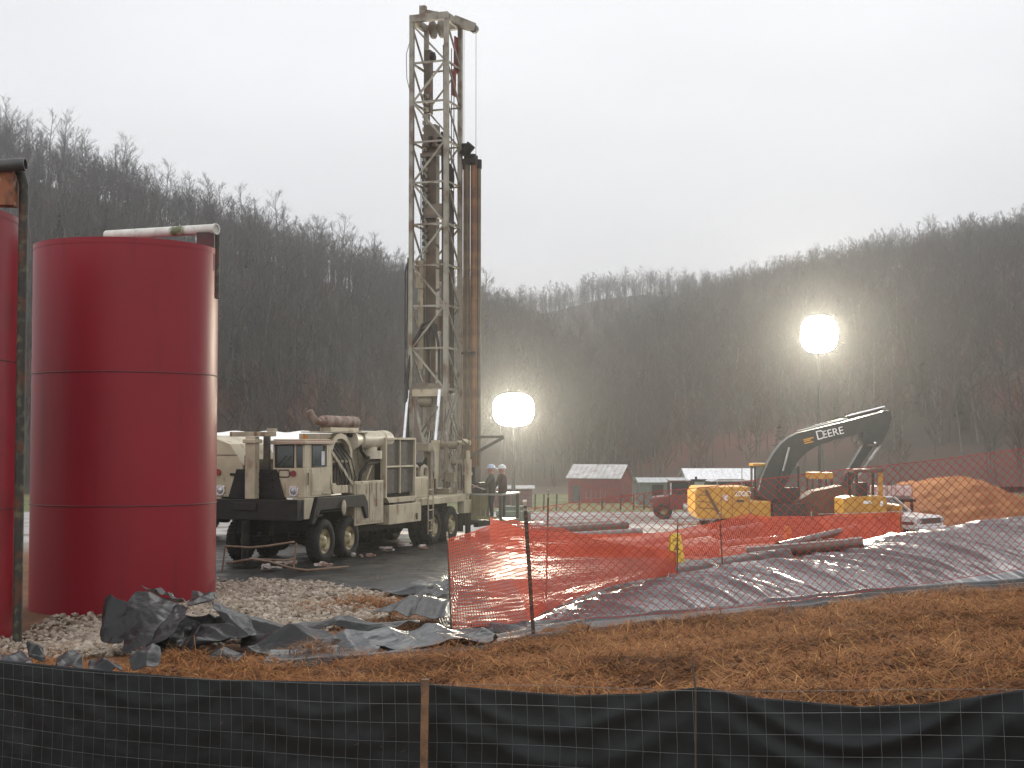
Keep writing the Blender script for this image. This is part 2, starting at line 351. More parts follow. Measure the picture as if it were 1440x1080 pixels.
# --- loose crumpled heap by the red tank: several folded flaps
heap = thing('crumpled_plastic', 'tall crumpled heap of loose black plastic sheeting against the red tank', 'plastic sheet', on(285, 20.4))
hl = heap.location.copy()
def sheet(name, quad, nu, nv, bulge, seed, amp=.05, lam=.35, parent=heap, mat=black_pl, arch=0., adir=None):
    """bilinear patch between 4 pixel/depth corners (bl, br, tr, tl), bulged and creased"""
    P = [np.array(at(*q)) for q in quad]
    nu, nv = nu + 30, nv + 30
    U, V = np.meshgrid(np.linspace(-1, 1, nu), np.linspace(-1, 1, nv))
    U, V = U * np.sqrt(1 - V * V * .2) * .5 + .5, V * np.sqrt(1 - U * U * .2) * .5 + .5
    p = (P[0][None, None] * ((1 - U) * (1 - V))[..., None] + P[1] * (U * (1 - V))[..., None] + P[2] * (U * V)[..., None] + P[3] * ((1 - U) * V)[..., None])
    n = np.cross(P[1] - P[0], P[3] - P[0]); n = n / np.linalg.norm(n)
    su = np.linalg.norm(P[1] - P[0]); sv = np.linalg.norm(P[3] - P[0])
    h = crease(U * su, V * sv, seed, amp * 1.15, lam * 1.5, 4, adir) + bulge * np.sin(U * PI) * np.sin(V * PI * .9 + .15) + amp * .25 * fbm(U * su * 3, V * sv * 3, seed % 9, 2)
    for _ in range(3):
        hp_ = np.pad(h, 1, mode='edge'); h = (hp_[:-2, 1:-1] + hp_[2:, 1:-1] + hp_[1:-1, :-2] + hp_[1:-1, 2:] + 2 * h) / 6
    h = h + .012 * fbm(U * su * 7, V * sv * 7, seed % 5, 3)
    p = p + n * h[..., None]
    p[..., 0] += .1 * fbm(U * su * 1.6 + seed, V * sv * 1.6, 2, 3); p[..., 2] += .07 * fbm(U * su * 2 + seed, V * sv * 2, 5, 3) * V
    p[..., 2] += arch * np.sin(U * PI) ** .8
    e = .06 * vn(U * 4, V * 0 + seed, 3) * V
    p[..., 2] += e
    p[..., 2] = np.maximum(p[..., 2], zt(p[..., 0], p[..., 1]) + .012)
    p = p.reshape(-1, 3) - np.array(parent.location)
    ob = nparr_obj(name, p, grid_faces(nu, nv), mat, parent, smooth=True)
    so = ob.modifiers.new('thick', 'SOLIDIFY'); so.thickness = .006
    return ob
sheet('fold', [(140, 905, 20.6), (172, 908, 20.2), (190, 848, 20.6), (152, 834, 21.0)], 30, 50, .06, 31, .04, .3)
sheet('fold', [(165, 928, 19.6), (232, 926, 19.3), (262, 850, 20.6), (190, 826, 21.0)], 60, 70, .05, 32, .06, .45)
sheet('fold', [(196, 828, 21.0), (262, 852, 20.5), (256, 846, 21.4), (212, 830, 21.6)], 40, 30, .05, 38, .05, .3)
sheet('fold', [(200, 918, 19.5), (236, 905, 19.3), (268, 852, 20.2), (250, 850, 20.5)], 40, 60, .05, 33, .03, .3)
sheet('fold', [(262, 852, 20.2), (300, 850, 20.2), (306, 842, 21.2), (270, 836, 21.4)], 40, 40, .03, 34, .06, .3)
sheet('fold', [(330, 902, 19.5), (362, 896, 19.7), (345, 866, 20.4), (292, 848, 20.5)], 50, 50, .06, 35, .05, .4)
sheet('fold', [(345, 900, 20.1), (412, 888, 20.3), (356, 862, 20.7), (330, 876, 20.3)], 50, 40, .05, 36, .04, .3)
sheet('fold', [(248, 925, 19.3), (340, 900, 19.4), (330, 882, 19.9), (262, 900, 20.2)], 60, 36, .1, 37, .07, .35)
sheet('fold', [(232, 912, 19.9), (330, 905, 19.9), (322, 868, 20.9), (256, 868, 20.9)], 60, 40, -.15, 41, .06, .3)
sheet('fold', [(292, 932, 18.9), (330, 936, 18.7), (350, 915, 19.0), (312, 908, 19.2)], 30, 30, .03, 39, .03, .3)
tr = thing('trailing_plastic', 'long low twist of black plastic sheeting trailing across straw and mud', 'plastic sheet', on(470, 20.2))
sheet('fold', [(330, 920, 19.4), (450, 935, 19.0), (520, 905, 20.0), (345, 896, 20.2)], 90, 50, .1, 51, .1, .5, tr)
sheet('fold', [(410, 940, 18.7), (560, 925, 19.2), (580, 892, 20.4), (440, 900, 20.0)], 90, 50, .12, 52, .09, .6, tr, edge_pl)
sheet('fold', [(400, 896, 20.6), (560, 892, 20.8), (600, 880, 21.4), (420, 876, 21.4)], 90, 40, .12, 53, .1, .5, tr)
sheet('fold', [(520, 925, 19.0), (700, 905, 19.8), (700, 890, 20.6), (560, 888, 20.8)], 90, 40, .08, 54, .08, .5, tr, edge_pl)
sheet('fold', [(520, 862, 23.4), (640, 880, 21.2), (640, 848, 23.2), (560, 846, 23.8)], 70, 40, .06, 55, .1, .5, tr)
fl = thing('folded_plastic', 'dark folded flap of plastic standing up at the edge of the rig ground cover', 'plastic sheet', on(590, 27.4))
sheet('fold', [(535, 838, 27.9), (637, 842, 27.2), (640, 816, 28.2), (590, 820, 28.6)], 60, 40, .08, 61, .06, .4, fl, edge_pl)
sheet('fold', [(570, 846, 26.9), (640, 846, 26.7), (640, 828, 27.6), (606, 822, 27.8)], 40, 30, .05, 62, .05, .3, fl)
# small scraps of dark film behind the fence
for k, (px, y0, Y, w) in enumerate(((20, 925, 16.9, 50), (52, 922, 17.3, 26), (98, 934, 16.9, 40), (150, 934, 17.0, 50), (205, 930, 17.2, 46))):
    sc = thing('plastic_scrap', ['flattened grey scrap of plastic beside the tall red tank', 'small balled scrap of black plastic below the mossy downpipe', 'thin black strip of plastic film lying on the straw behind the fence', 'crumpled black film with pale specks behind the fence top', 'rounded hump of black film at the heap foot by the fence'][k], 'plastic scrap', on(px, Y), 0, 'scraps of film behind the silt fence')
    sheet('film', [(px - w / 2, y0 + 14, Y - .25), (px + w / 2, y0 + 14, Y - .25), (px + w * .4, y0 - 6 - 14 * (k == 4), Y + .3), (px - w * .4, y0 - 6 - 12 * (k in (1, 4)), Y + .3)], 30, 26, .06, 70 + k, .05, .2, sc, black_pl if k else edge_pl)

# ================================================================== straw and gravel
def blades(name, P, L, W, mat, tilt=.2, seg=2):
    n = len(P); a = RNG.uniform(0, 2 * PI, n); el = RNG.normal(.0, tilt, n)
    d = np.stack([np.cos(a) * np.cos(el), np.sin(a) * np.cos(el), np.abs(np.sin(el))], 1)
    s = np.stack([-np.sin(a), np.cos(a), 0 * a], 1)
    s = s * (W / 2)[:, None]; up = np.zeros((n, 3)); up[:, 2] = RNG.uniform(.0, .25, n) * L
    q0 = P; q1 = P + d * (L / 2)[:, None] + up * .5; q2 = P + d * L[:, None] - up * .2
    Vv = np.stack([q0 - s, q0 + s, q1 - s, q1 + s, q2 - s * .6, q2 + s * .6], 1).reshape(-1, 3)
    b = np.arange(n)[:, None] * 6
    Fc = np.concatenate([b + np.array([[0, 1, 3, 2]]), b + np.array([[2, 3, 5, 4]])], 0)
    return nparr_obj(name, Vv, Fc, mat)
N = 330000
x = RNG.uniform(-6, 11.5, N); y = RNG.uniform(10.5, 25, N)
edge = np.interp(x, [-6, -4.5, -2.2, BX[0]], [19.2, 19.3, 19.2, BY[0] - .3]); edge = np.where(x > BX[0], np.interp(x, BX, BY) - .35, edge)
edge = edge + .5 * vn(x * 1.5, x * 0, 2)
yf = fence_y(x) + .34
k = (y < edge) & (y > yf) & (vn(x * 1.3, y * 1.3, 6) + .6 * vn(x * 4, y * 4, 2) + RNG.normal(0, .2, N) > -.42)
x, y = x[k], y[k]
# tussocks and muddy patches further left, between the sheets
x2 = np.concatenate([RNG.normal(c, s, m) for c, s, m in ((-2.75, .45, 5000), (-1.75, .4, 3500), (-1.9, .35, 2500), (-7.3, .5, 1800))])
y2 = np.concatenate([RNG.normal(c, s, m) for c, s, m in ((26.0, .55, 5000), (23.0, .35, 3500), (26.3, .3, 2500), (20.6, .5, 1800))])
x = np.concatenate([x, x2]); y = np.concatenate([y, y2])
sm = ss(.2, .7, y - fence_y(x)) * (1 - ss(-.2, .6, y - np.interp(x, BX, BY)))
gz = zt(x, y) + sm * (fbm(x * 1.1, y * 1.1, 3) * .2 + fbm(x * 4, y * 4, 5, 3) * .14)
clump = np.clip(vn(x * 2.2, y * 2.2, 4) + .1, 0, 1) * .3
z = gz + RNG.random(len(x)) ** 2 * (.05 + clump)
straw = blades('straw', np.stack([x, y, z], 1), RNG.uniform(.1, .38, len(x)), RNG.uniform(.004, .010, len(x)), island_mat('straw_stalk', [(.11, .045, .018), (.24, .098, .038), (.34, .145, .055), (.2, .08, .032), (.48, .27, .1)], .8, .06))
tag(straw, 'matted wet straw mulch', 'straw', kind='stuff')
# clods of red mud in the straw
ico = bpy.data.meshes.new('ico'); import bmesh
bm = bmesh.new(); bmesh.ops.create_icosphere(bm, subdivisions=2, radius=1.); bm.to_mesh(ico); bm.free()
IV = np.array([v.co[:] for v in ico.vertices]); IF = np.array([p.vertices[:] for p in ico.polygons])
bm = bmesh.new(); bmesh.ops.create_icosphere(bm, subdivisions=1, radius=1.); bm.to_mesh(ico); bm.free()
JV = np.array([v.co[:] for v in ico.vertices]); JF = np.array([p.vertices[:] for p in ico.polygons])
def lumps(name, P, S, mat, V0=JV, F0=JF, rough=.3, flat=(.5, .9), smooth=False):
    n = len(P); m = len(V0)
    v = V0[None] * (1 + RNG.uniform(-rough, rough, (n, m, 1)))
    sc = np.stack([S * RNG.uniform(.7, 1.3, n), S * RNG.uniform(.7, 1.3, n), S * RNG.uniform(*flat, n)], 1)
    v = v * sc[:, None]
    for ax in range(3):
        a = RNG.uniform(0, 2 * PI, n) if ax == 2 else RNG.uniform(-.6, .6, n); c, s = np.cos(a)[:, None], np.sin(a)[:, None]
        i, j = [(1, 2), (0, 2), (0, 1)][ax]; vi, vj = v[:, :, i] * c - v[:, :, j] * s, v[:, :, i] * s + v[:, :, j] * c
        v[:, :, i], v[:, :, j] = vi, vj
    v = v + P[:, None]
    Fc = (F0[None] + (np.arange(n) * m)[:, None, None]).reshape(-1, 3)
    return nparr_obj(name, v.reshape(-1, 3), Fc, mat, smooth=smooth)
stone = island_mat('gravel_stone', [(.15, .115, .085), (.33, .275, .215), (.22, .17, .125), (.42, .365, .3), (.18, .135, .1)], .75)
n = 14000; x = RNG.uniform(-7.5, -1.6, n); y = RNG.uniform(20.6, 32.5, n)
fr = np.interp(x, [-10, -6.6, -5, -3.2, -2.2, -1], [32.5, 31.8, 31.2, 29.2, 27.8, 26]) + .4
k = (y < fr) & (y > 20.8 + .6 * vn(x * 2, x * 0, 3) + ss(-3.6, -2.2, x) * 3.5) & (np.hypot(x + 7.88, y - 29) > 1.8) & (x < -2.3 + .5 * vn(y * 2, y * 0, 1))
x, y = x[k], y[k]
n3 = 1500; x3 = RNG.uniform(-8.6, -5.2, n3); y3 = RNG.uniform(21.3, 27.5, n3); kk = (np.hypot(x3 + 7.88, y3 - 29) > 1.85) & (np.hypot(x3 + 10.4, y3 - 24.3) > 1.85); x = np.concatenate([x, x3[kk]]); y = np.concatenate([y, y3[kk]])
gv = lumps('gravel', np.stack([x, y, zt(x, y) + RNG.uniform(0, .05, len(x)) + .05 * np.clip(vn(x, y, 3) + .3, 0, 1)], 1), RNG.uniform(.025, .075, len(x)), stone)
tag(gv, 'loose pale crushed stone', 'gravel', kind='stuff')
n = 1500; x = RNG.uniform(-5.5, 11, n); y = RNG.uniform(11, 24, n)
k = (y < np.where(x > BX[0], np.interp(x, BX, BY) - .4, 19.5)) & (y > fence_y(x) + .4) & (vn(x * .9, y * .9, 8) > 0.05)
x, y = x[k], y[k]
x = np.concatenate([x, RNG.normal(-2.75, .45, 300), RNG.normal(-1.75, .35, 250)]); y = np.concatenate([y, RNG.normal(26, .45, 300), RNG.normal(23, .3, 250)])
mud = M('red_mud', (.15, .07, .035), r=.7, c2=(.08, .038, .022), sc=6, bump=.5, bs=40, spec=.1)
cl = lumps('mud', np.stack([x, y, zt(x, y) + .03 + .12 * np.clip(vn(x * 2, y * 2, 3), 0, 1)], 1), RNG.uniform(.02, .065, len(x)), mud, IV, IF, .3, (.4, .7), False)
tag(cl, 'clods of red mud in the straw', 'mud', kind='stuff')

# ================================================================== silt fence in front
sf = thing('silt_fence', 'long black silt fence of woven fabric backed by wire mesh', 'fence', (0, 13, 0))
fo = np.array([0, 13, 0.])
sag = lambda x: np.interp(x, [at(*q).x for q in ((0, 0, 16), (420, 0, 14), (598, 0, 13), (620, 0, 12.95), (800, 0, 12.4), (900, 0, 12.1), (978, 0, 11.8), (1060, 0, 11.6), (1200, 0, 11.2), (1290, 0, 10.9), (1440, 0, 10.5))], [0, .01, .0, .02, .09, .06, 0, .08, .145, .12, .0])
nu, nv = 640, 70
U, V = np.meshgrid(np.linspace(0, 1, nu), np.linspace(0, 1, nv))
X = fpx[0] + U * (fpx[-1] - fpx[0]); Yl = np.interp(X, fpx, fpy); top = np.interp(X, fpx, fpz) - sag(X)
bot = top - 1.4
nrm = np.array([-.5, -.86])
xr = at(978, 0, 11.8).x; xp = at(598, 0, 13).x; xe = at(1440, 0, 10.5).x
h = .02 * fbm(X * 2.5, V * 4, 4, 4) + .012 * crease(X * 1.2, V * 1.2, 77, 1., .5, 4)
for xa, xb, dep in ((xp, xr, .14), (xr, xe, .2), (xp - 1.9, xp, .07), (xp - 4, xp - 1.9, .06)):
    u = np.clip((X - xa) / (xb - xa), 0, 1); ins = ((X >= xa) & (X <= xb)) * np.sin(u * PI) ** .6
    dd = (1 - V) * .95 + dep * (1 - np.sin(u * PI))        # swags between posts
    for c, w, a in ((.1, .05, .045), (.3, .07, .05), (.52, .06, .04), (.75, .09, .05)):
        h = h + .6 * ins * a * np.exp(-((dd - c - .1 * np.sin(u * PI) + .02 * np.sin(7 * u + c * 20)) / w) ** 2) * (dep / .14)
P = np.stack([X + nrm[0] * h, Yl + .03 + nrm[1] * h * 1., bot + (top - bot) * V], -1).reshape(-1, 3) - fo
fab = M('black_woven_fabric', (.006, .0085, .0095), r=.5, c2=(.011, .014, .016), sc=3, bump=.08, bs=180, spec=.28)
ob = nparr_obj('fabric', P, grid_faces(nu, nv), fab, sf, smooth=True); sm_ = ob.modifiers.new('thick', 'SOLIDIFY'); sm_.thickness = .004
wire = MB()
Lx = np.cumsum(np.r_[0, np.hypot(np.diff(fpx), np.diff(fpy))]); tot = Lx[-1]
def fence_at(s, dz):
    x = np.interp(s, Lx, fpx); y = np.interp(s, Lx, fpy); t = np.interp(s, Lx, fpz); 
    return Vector((x + nrm[0] * .12 - fo[0], y + nrm[1] * .12 - fo[1], t - dz))
for s in np.arange(0, tot, .152): wire.tube([fence_at(s, 0.), fence_at(s + .02, .5), fence_at(s, 1.15)], 0.0019, 3, False)
for dz in (0, .17, .34, .51, .68, .85, 1.02): wire.tube([fence_at(s, dz + .012 * math.sin(s * 1.7)) for s in np.arange(0, tot, .5)], 0.0019, 3, False)
wire.build('wire_mesh', M('galvanised_wire', (.19, .2, .2), r=.5, m=.4), sf)
wood = M('weathered_stake', (.2, .11, .055), r=.75, c2=(.11, .06, .032), sc=6, bump=.4, bs=30)
p = at(598, 955, 12.8)
MB().b2((-.035, -.03, -1.15), (.035, .03, .0)).build('stake', wood, sf, loc=(p.x - fo[0], p.y - fo[1], p.z), rot=(0, R(.6), 0), bevel=.006)
p = at(978, 967, 11.72)
MB().tube([(0, 0, -1.0), (0, 0, .0), (-.025, 0, .21)], .008, 8).build('rod', M('rusty_rod', (.09, .06, .045), r=.7), sf, loc=(p.x - fo[0], p.y - fo[1], p.z))

# ================================================================== orange safety netting
orange = M('orange_plastic_net', (.62, .085, .026), r=.5, c2=(.52, .065, .025), sc=2.)
red_net = M('red_orange_net', (.45, .05, .04), r=.5, c2=(.36, .04, .032), sc=2.)
def curve(pts):
    P = np.array([at(*p)[:] for p in pts]); d = np.r_[0, np.cumsum(np.linalg.norm(np.diff(P, axis=0), axis=1))]
    return P, d
def surf(topc, botc, seed, belly):
    Tp, Td = curve(topc); Bp, Bd = curve(botc); L = Td[-1]; H = np.mean(np.linalg.norm(Tp[:, None] - Bp[None], axis=2).min(1))
    def S(u, v):   # u, v arrays in metres along the top and 0..1 up
        f = u / L
        t = np.stack([np.interp(f * Td[-1], Td, Tp[:, k]) for k in range(3)], -1); b = np.stack([np.interp(f * Bd[-1], Bd, Bp[:, k]) for k in range(3)], -1)
        p = b + (t - b) * v[..., None]
        p[..., 1] += belly * (vn(u * .7, v * 1.5, seed) + .5 * vn(u * 2.2, v * 3, seed + 2)) * 2
        p[..., 2] += belly * .25 * vn(u * 1.1, v * 2, seed + 5)
        return p
    return S, L, H
def ribbons(lines, w, thick):
    V = []; Fc = []; o = 0
    for P in lines:      # P (n,3): three-sided strand
        n = len(P); d = np.gradient(P, axis=0); d /= np.linalg.norm(d, axis=1)[:, None] + 1e-9
        s = np.cross(d, np.array([0, 1., 0])); s /= np.linalg.norm(s, axis=1)[:, None] + 1e-9
        yv = np.array([0, 1., 0])
        V.append(np.stack([P - s * w / 2, P + s * w / 2, P + yv * thick], 1).reshape(-1, 3))
        a = o + np.arange(n - 1)[:, None] * 3
        for i, j in ((0, 1), (1, 2), (2, 0)): Fc.append(np.concatenate([a + i, a + j, a + j + 3, a + i + 3], 1))
        o += 3 * n
    return np.concatenate(V), np.concatenate(Fc)
def diamond(S, L, H, cw, ch):
    nr = int(round(H / ch)) ; lines = []
    for sgn in (1, -1):
        k = -nr * 2
        for k in range(-nr, int(L / cw) + nr + 1):
            i = np.arange(nr + 1); u = k * cw + sgn * i * cw * .5 + (cw * nr * .5 if sgn < 0 else 0); v = i / nr
            ok = (u >= 0) & (u <= L)
            if ok.sum() > 1: lines.append(S(u[ok], v[ok]))
    for v in (0., 1.): u = np.arange(0, L, cw); lines.append(S(u, np.full_like(u, v)))
    return lines
def gridnet(S, L, H, cw, ch):
    lines = []; us = np.arange(0, L, cw)
    for u in us: v = np.linspace(0, 1, 14); lines.append(S(np.full_like(v, u), v))
    for v in np.arange(0, 1.0001, ch / H): u = np.arange(0, L + .01, cw * 2); lines.append(S(u, np.full_like(u, v)))
    return lines
steel_post = M('rusty_post_steel', (.07, .045, .035), r=.7, c2=(.14, .08, .05), sc=9, bump=.3)
pale_top = M('pale_post_tip', (.45, .38, .3), r=.7)
def tpost(parent, px0, y0, Y0, px1, y1, Y1, r=.02, tip=True):
    a, b = at(px0, y0, Y0), at(px1, y1, Y1); o3 = Vector(parent.location); d = (b - a)
    m = MB(); a2 = a - d.normalized() * .3
    m.bar(a2 - o3, b - o3, r * 2.2, r * .5); m.bar(a2 - o3 + Vector((0, -r * .6, 0)), b - o3 + Vector((0, -r * .6, 0)), r * .5, r * 1.2)
    for k in range(10, 28): q = a + d * (k / 28); m.box(q - o3 + Vector((0, -r * 1.3, 0)), (r * .9, r * .7, r * .7))
    po = m.build('post', steel_post, parent)
    if tip: MB().bar(b - o3 - d.normalized() * .12, b - o3 + d.normalized() * .02, r * 2.5, r * 1.2).build('tip', pale_top, po)
# near coarse diamond netting, along the top of the bank
nf = thing('coarse_netting_fence', 'coarse red-orange diamond netting fence on thin posts in front of the shiny bank', 'fence', on(1000, 20))
S, L, H = surf([(742, 716, 20.2), (800, 708, 20.1), (850, 701, 20), (925, 691, 20), (1000, 684, 20), (1060, 675, 20), (1150, 665, 20), (1240, 655, 20), (1340, 644, 20.2), (1440, 631, 20.4), (1540, 622, 20.6)],
    [(748, 872, 20.3), (850, 868, 20.4), (1000, 858, 20.6), (1100, 848, 20.7), (1240, 828, 20.9), (1340, 815, 21), (1440, 800, 21.2), (1540, 790, 21.4)], 3, .05)
V_, F_ = ribbons(diamond(S, L, H, .135, .068), .0085, .006)
nparr_obj('netting', V_ - np.array(nf.location), F_, red_net, nf)
tpost(nf, 750, 890, 20.6, 738, 706, 20.2, .046); tpost(nf, 768, 842, 25.5, 771, 690, 25, .026)
# near fine netting in front of the low wet area
nn = thing('fine_netting_fence', 'dense fine orange netting fence sagging in front of the drilling rig wheels', 'fence', on(690, 21.5))
S, L, H = surf([(631, 756, 21.6), (660, 748, 22), (700, 734, 23), (724, 731, 23.4), (750, 738, 23.6), (790, 742, 24), (830, 756, 24.5), (880, 766, 25.2), (952, 776, 26.2)],
    [(637, 884, 21.3), (700, 878, 21.5), (745, 872, 22.2), (768, 858, 23.2), (830, 832, 24.4), (880, 818, 25.2), (952, 806, 26.2)], 8, .07)
V_, F_ = ribbons(gridnet(S, L, H, .042, .042), .0128, .008)
nparr_obj('netting', V_ - np.array(nn.location), F_, orange, nn)
tpost(nn, 635, 888, 21.3, 629, 750, 21.3, .02); tpost(nn, 952, 808, 26.2, 953, 729, 26, .02); tpost(nn, 1016, 799, 26.6, 1012, 722, 26.4, .02)
# far netting across the middle
ff = thing('long_netting_fence', 'long low orange netting fence with a taut top line beyond the pipes', 'fence', on(1000, 34))
S, L, H = surf([(690, 728, 35), (730, 742, 34), (790, 748, 33.5), (860, 752, 33), (940, 748, 33), (1000, 736, 33), (1050, 722, 33), (1080, 727, 33.5), (1150, 727, 34), (1180, 723, 34.5), (1270, 720, 35.5)],
    [(690, 770, 33.5), (730, 778, 32.8), (790, 782, 32.4), (860, 784, 32), (940, 785, 32), (1000, 784, 32), (1050, 780, 32.2), (1080, 778, 32.4), (1150, 772, 33), (1180, 770, 33.6), (1270, 762, 34.8)], 5, .16)
V_, F_ = ribbons(gridnet(S, L, H, .05, .05), .0185, .01)
nparr_obj('netting', V_ - np.array(ff.location), F_, orange, ff)
for px in (1058, 1143, 1268): tpost(ff, px, 786 - (px - 1050) * .08, 33.4 + (px - 1050) * .006, px - 2, 720, 33.4 + (px - 1050) * .006, .02)
a, b = at(1150, 723, 34), at(1270, 719, 35.4)
MB().tube([a - ff.location, (a + b) / 2 - ff.location - Vector((0, 0, .01)), b - ff.location], .009, 5).build('top_line', M('pale_rope', (.5, .45, .42), r=.7), ff)
# ================================================================== DRILLING RIG TRUCK (local x = towards its visible side, y = towards its tail)
TH = R(19.5)
rig = thing('drilling_rig', 'cream truck-mounted drilling rig with its tall lattice mast raised', 'drilling rig', (-5.87, 36.2, 0.03), -TH)
RM = Matrix.Translation(rig.location) @ Matrix.Rotation(-TH, 4, 'Z')
def rl(v, s, z): return RM @ Vector((v, s, z))
cream = M('cream_truck_paint', (.47, .41, .29), r=.5, c2=(.36, .31, .215), sc=1.6, c3=(.2, .11, .06), sc3=2.2, lo3=.58, hi3=.7, st=(2.2, 2.2, .6), bump=.05, bs=6)
cream2 = M('dusty_cream_paint', (.4, .35, .25), r=.6, c2=(.29, .25, .18), sc=2.2, c3=(.17, .085, .045), sc3=2.6, lo3=.55, hi3=.68, st=(2.5, 2.5, .7))
mastp = M('mast_paint', (.31, .29, .235), r=.55, c2=(.2, .185, .145), sc=2.2, c3=(.14, .085, .05), sc3=2.2, lo3=.56, hi3=.68)
blackp = M('black_truck_paint', (.012, .012, .013), r=.5, c2=(.022, .02, .019), sc=4, spec=.2)
under = M('greasy_black_steel', (.009, .008, .008), r=.6, c2=(.024, .019, .015), sc=5, spec=.2, bump=.3, bs=12)
rust = M('rusted_steel', (.15, .06, .03), r=.75, c2=(.28, .13, .06), sc=5, c3=(.09, .06, .05), sc3=3, bump=.3)
rubber = M('tyre_rubber', (.013, .013, .014), r=.75, c2=(.03, .028, .026), sc=5, spec=.2, bump=.2)
rimp = M('rim_paint', (.42, .36, .2), r=.5, c2=(.3, .25, .14), sc=6, c3=(.13, .08, .045), sc3=5, lo3=.56, hi3=.66)
glass = M('dark_cab_glass', (.03, .045, .042), r=.06, spec=.6, c2=(.05, .065, .06), sc=1.5)
chrome = M('polished_steel', (.75, .76, .78), r=.18, m=1., c2=(.65, .66, .68))
lens = M('lamp_lens', (.5, .52, .54), r=.08, m=.5, c2=(.3, .32, .34), sc=20)
redlens = M('red_lens', (.25, .02, .02), r=.2)
mesh_m = M('radiator_mesh', (.075, .065, .05), r=.7, c2=(.045, .04, .033), sc=9, bump=.8, bs=70)
hose_m = M('black_hose', (.015, .015, .016), r=.5)
steelg = M('grey_steel', (.22, .22, .21), r=.5, c2=(.14, .13, .12), sc=4)
redp = M('red_plate_paint', (.3, .04, .035), r=.5)
def wheel(parent, x, y, z, r=.55, w=.32, side=1, rim_mat=None, ty=rubber):
    t = MB(); hw = w / 2
    prof = [(r * .56, -hw * .8), (r * .62, -hw), (r * .9, -hw), (r, -hw * .7), (r, hw * .7), (r * .9, hw), (r * .62, hw), (r * .56, hw * .8)]
    t.lathe(prof, (0, 0, 0), 36, 'x')
    for k in range(30):
        a = 2 * PI * k / 30
        for e in (-1, 1): t.box((e * hw * .45, math.cos(a + e * .05) * r, math.sin(a + e * .05) * r), (hw * .62, .045, .03), m=Matrix.Rotation(a + e * .05 - PI / 2, 3, 'X'))
    o = t.build('wheel', ty, parent, loc=(x, y, z))
    m = MB(); s = side
    m.lathe([(r * .6, s * hw * .85), (r * .6, s * hw * .7), (r * .52, s * hw * .55), (r * .46, s * hw * .2), (r * .3, s * hw * .1), (r * .24, s * hw * .75), (r * .12, s * hw * .9), (.001, s * hw * .9)], (0, 0, 0), 28, 'x')
    for k in range(8):
        a = 2 * PI * k / 8; m.cyl((s * hw * .1, math.cos(a) * r * .37, math.sin(a) * r * .37), (s * hw * .45, math.cos(a) * r * .37, math.sin(a) * r * .37), .022, n=6)
    m.build('rim', rim_mat or rimp, o)
    return o
for s in (0, 1.4): wheel(rig, 1.12, s, .55); wheel(rig, -1.12, s, .55, side=-1)
for s in (7.1, 8.5):
    for sd in (1, -1): wheel(rig, 1.13 * sd, s, .53, .53, .3, sd); wheel(rig, .76 * sd, s, .53, .53, .3, sd)
# chassis
m = MB()
for v in (-.45, .45): m.b2((v - .06, -1.3, .78), (v + .06, 9.95, 1.2))
for s in (-.9, .7, 2.4, 4., 5.6, 6.4, 7.8, 9.6): m.b2((-.39, s, .85), (.39, s + .14, 1.12))
for s in (0, 1.4, 7.1, 8.5): m.cyl((-1.0, s, .55), (1.0, s, .55), .1); m.ball((0, s, .55), .26)
m.cyl((0, 1.4, .6), (0, 7.1, .6), .06); m.b2((-.9, 3.3, .5), (-.5, 5.4, 1.1)); m.b2((-.9, 2.0, .6), (.9, 5.8, .76))
m.build('chassis', under, rig)
# bumper, corner panels
MB().b2((-1.4, -1.56, 1.13), (1.3, -1.22, 1.63)).b2((-.45, -1.6, 1.36), (.2, -1.57, 1.56)).build('bumper', blackp, rig, bevel=.02)
MB().prism([(-1.215, 1.15), (-.98, 1.15), (-.72, 1.66), (-1.215, 1.66)], .98, 1.32, 'x').build('corner_panel', cream, rig, bevel=.008)
MB().prism([(-1.215, 1.15), (-.98, 1.15), (-.72, 1.66), (-1.215, 1.66)], -1.38, -1.0, 'x').build('corner_panel', cream, rig, bevel=.008)
# cab with openings left for the glass
cab = MB()
cab.b2((.43, -1.2, 1.67), (1.3, -1.12, 2.4))                     # front panel
cab.b2((.43, -1.19, 2.4), (.5, -1.12, 2.97)); cab.b2((1.0, -1.19, 2.4), (1.06, -1.12, 2.97)); cab.b2((1.24, -1.19, 2.4), (1.3, -1.1, 2.97))
cab.b2((1.24, -1.1, 1.67), (1.3, .25, 2.41))                      # side
cab.b2((1.24, -1.1, 2.41), (1.3, -.82, 2.97)); cab.b2((1.24, -.06, 2.41), (1.3, .25, 2.97))
cab.b2((.43, .2, 1.67), (1.23, .25, 2.97)); cab.b2((.43, -1.11, 1.67), (.47, .19, 2.97)); cab.b2((.48, -1.1, 1.67), (1.23, .19, 1.74))
co = cab.build('cab', cream, rig, bevel=.012)
MB().b2((.39, -1.27, 2.972), (1.35, .3, 3.06)).b2((.43, -1.2, 3.062), (1.3, .22, 3.1)).build('cab_roof', M('faded_pinkish_paint', (.4, .29, .22), r=.6, c2=(.42, .35, .25), sc=2), co, bevel=.03)
MB().b2((.505, -1.165, 2.43), (.995, -1.155, 2.94)).build('windscreen', glass, co)
MB().b2((1.065, -1.165, 2.43), (1.235, -1.155, 2.94)).build('corner_window', glass, co)
MB().tube([(1.305, -.82, 2.42), (1.305, -.06, 2.42), (1.305, -.06, 2.95), (1.305, -.82, 2.95), (1.305, -.82, 2.42)], .014, 6).build('window_seal', blackp, co)
g = MB(); g.tube([(.5, -1.2, 2.415), (1.0, -1.2, 2.415), (1.0, -1.2, 2.955), (.5, -1.2, 2.955), (.5, -1.2, 2.415)], .014, 6);
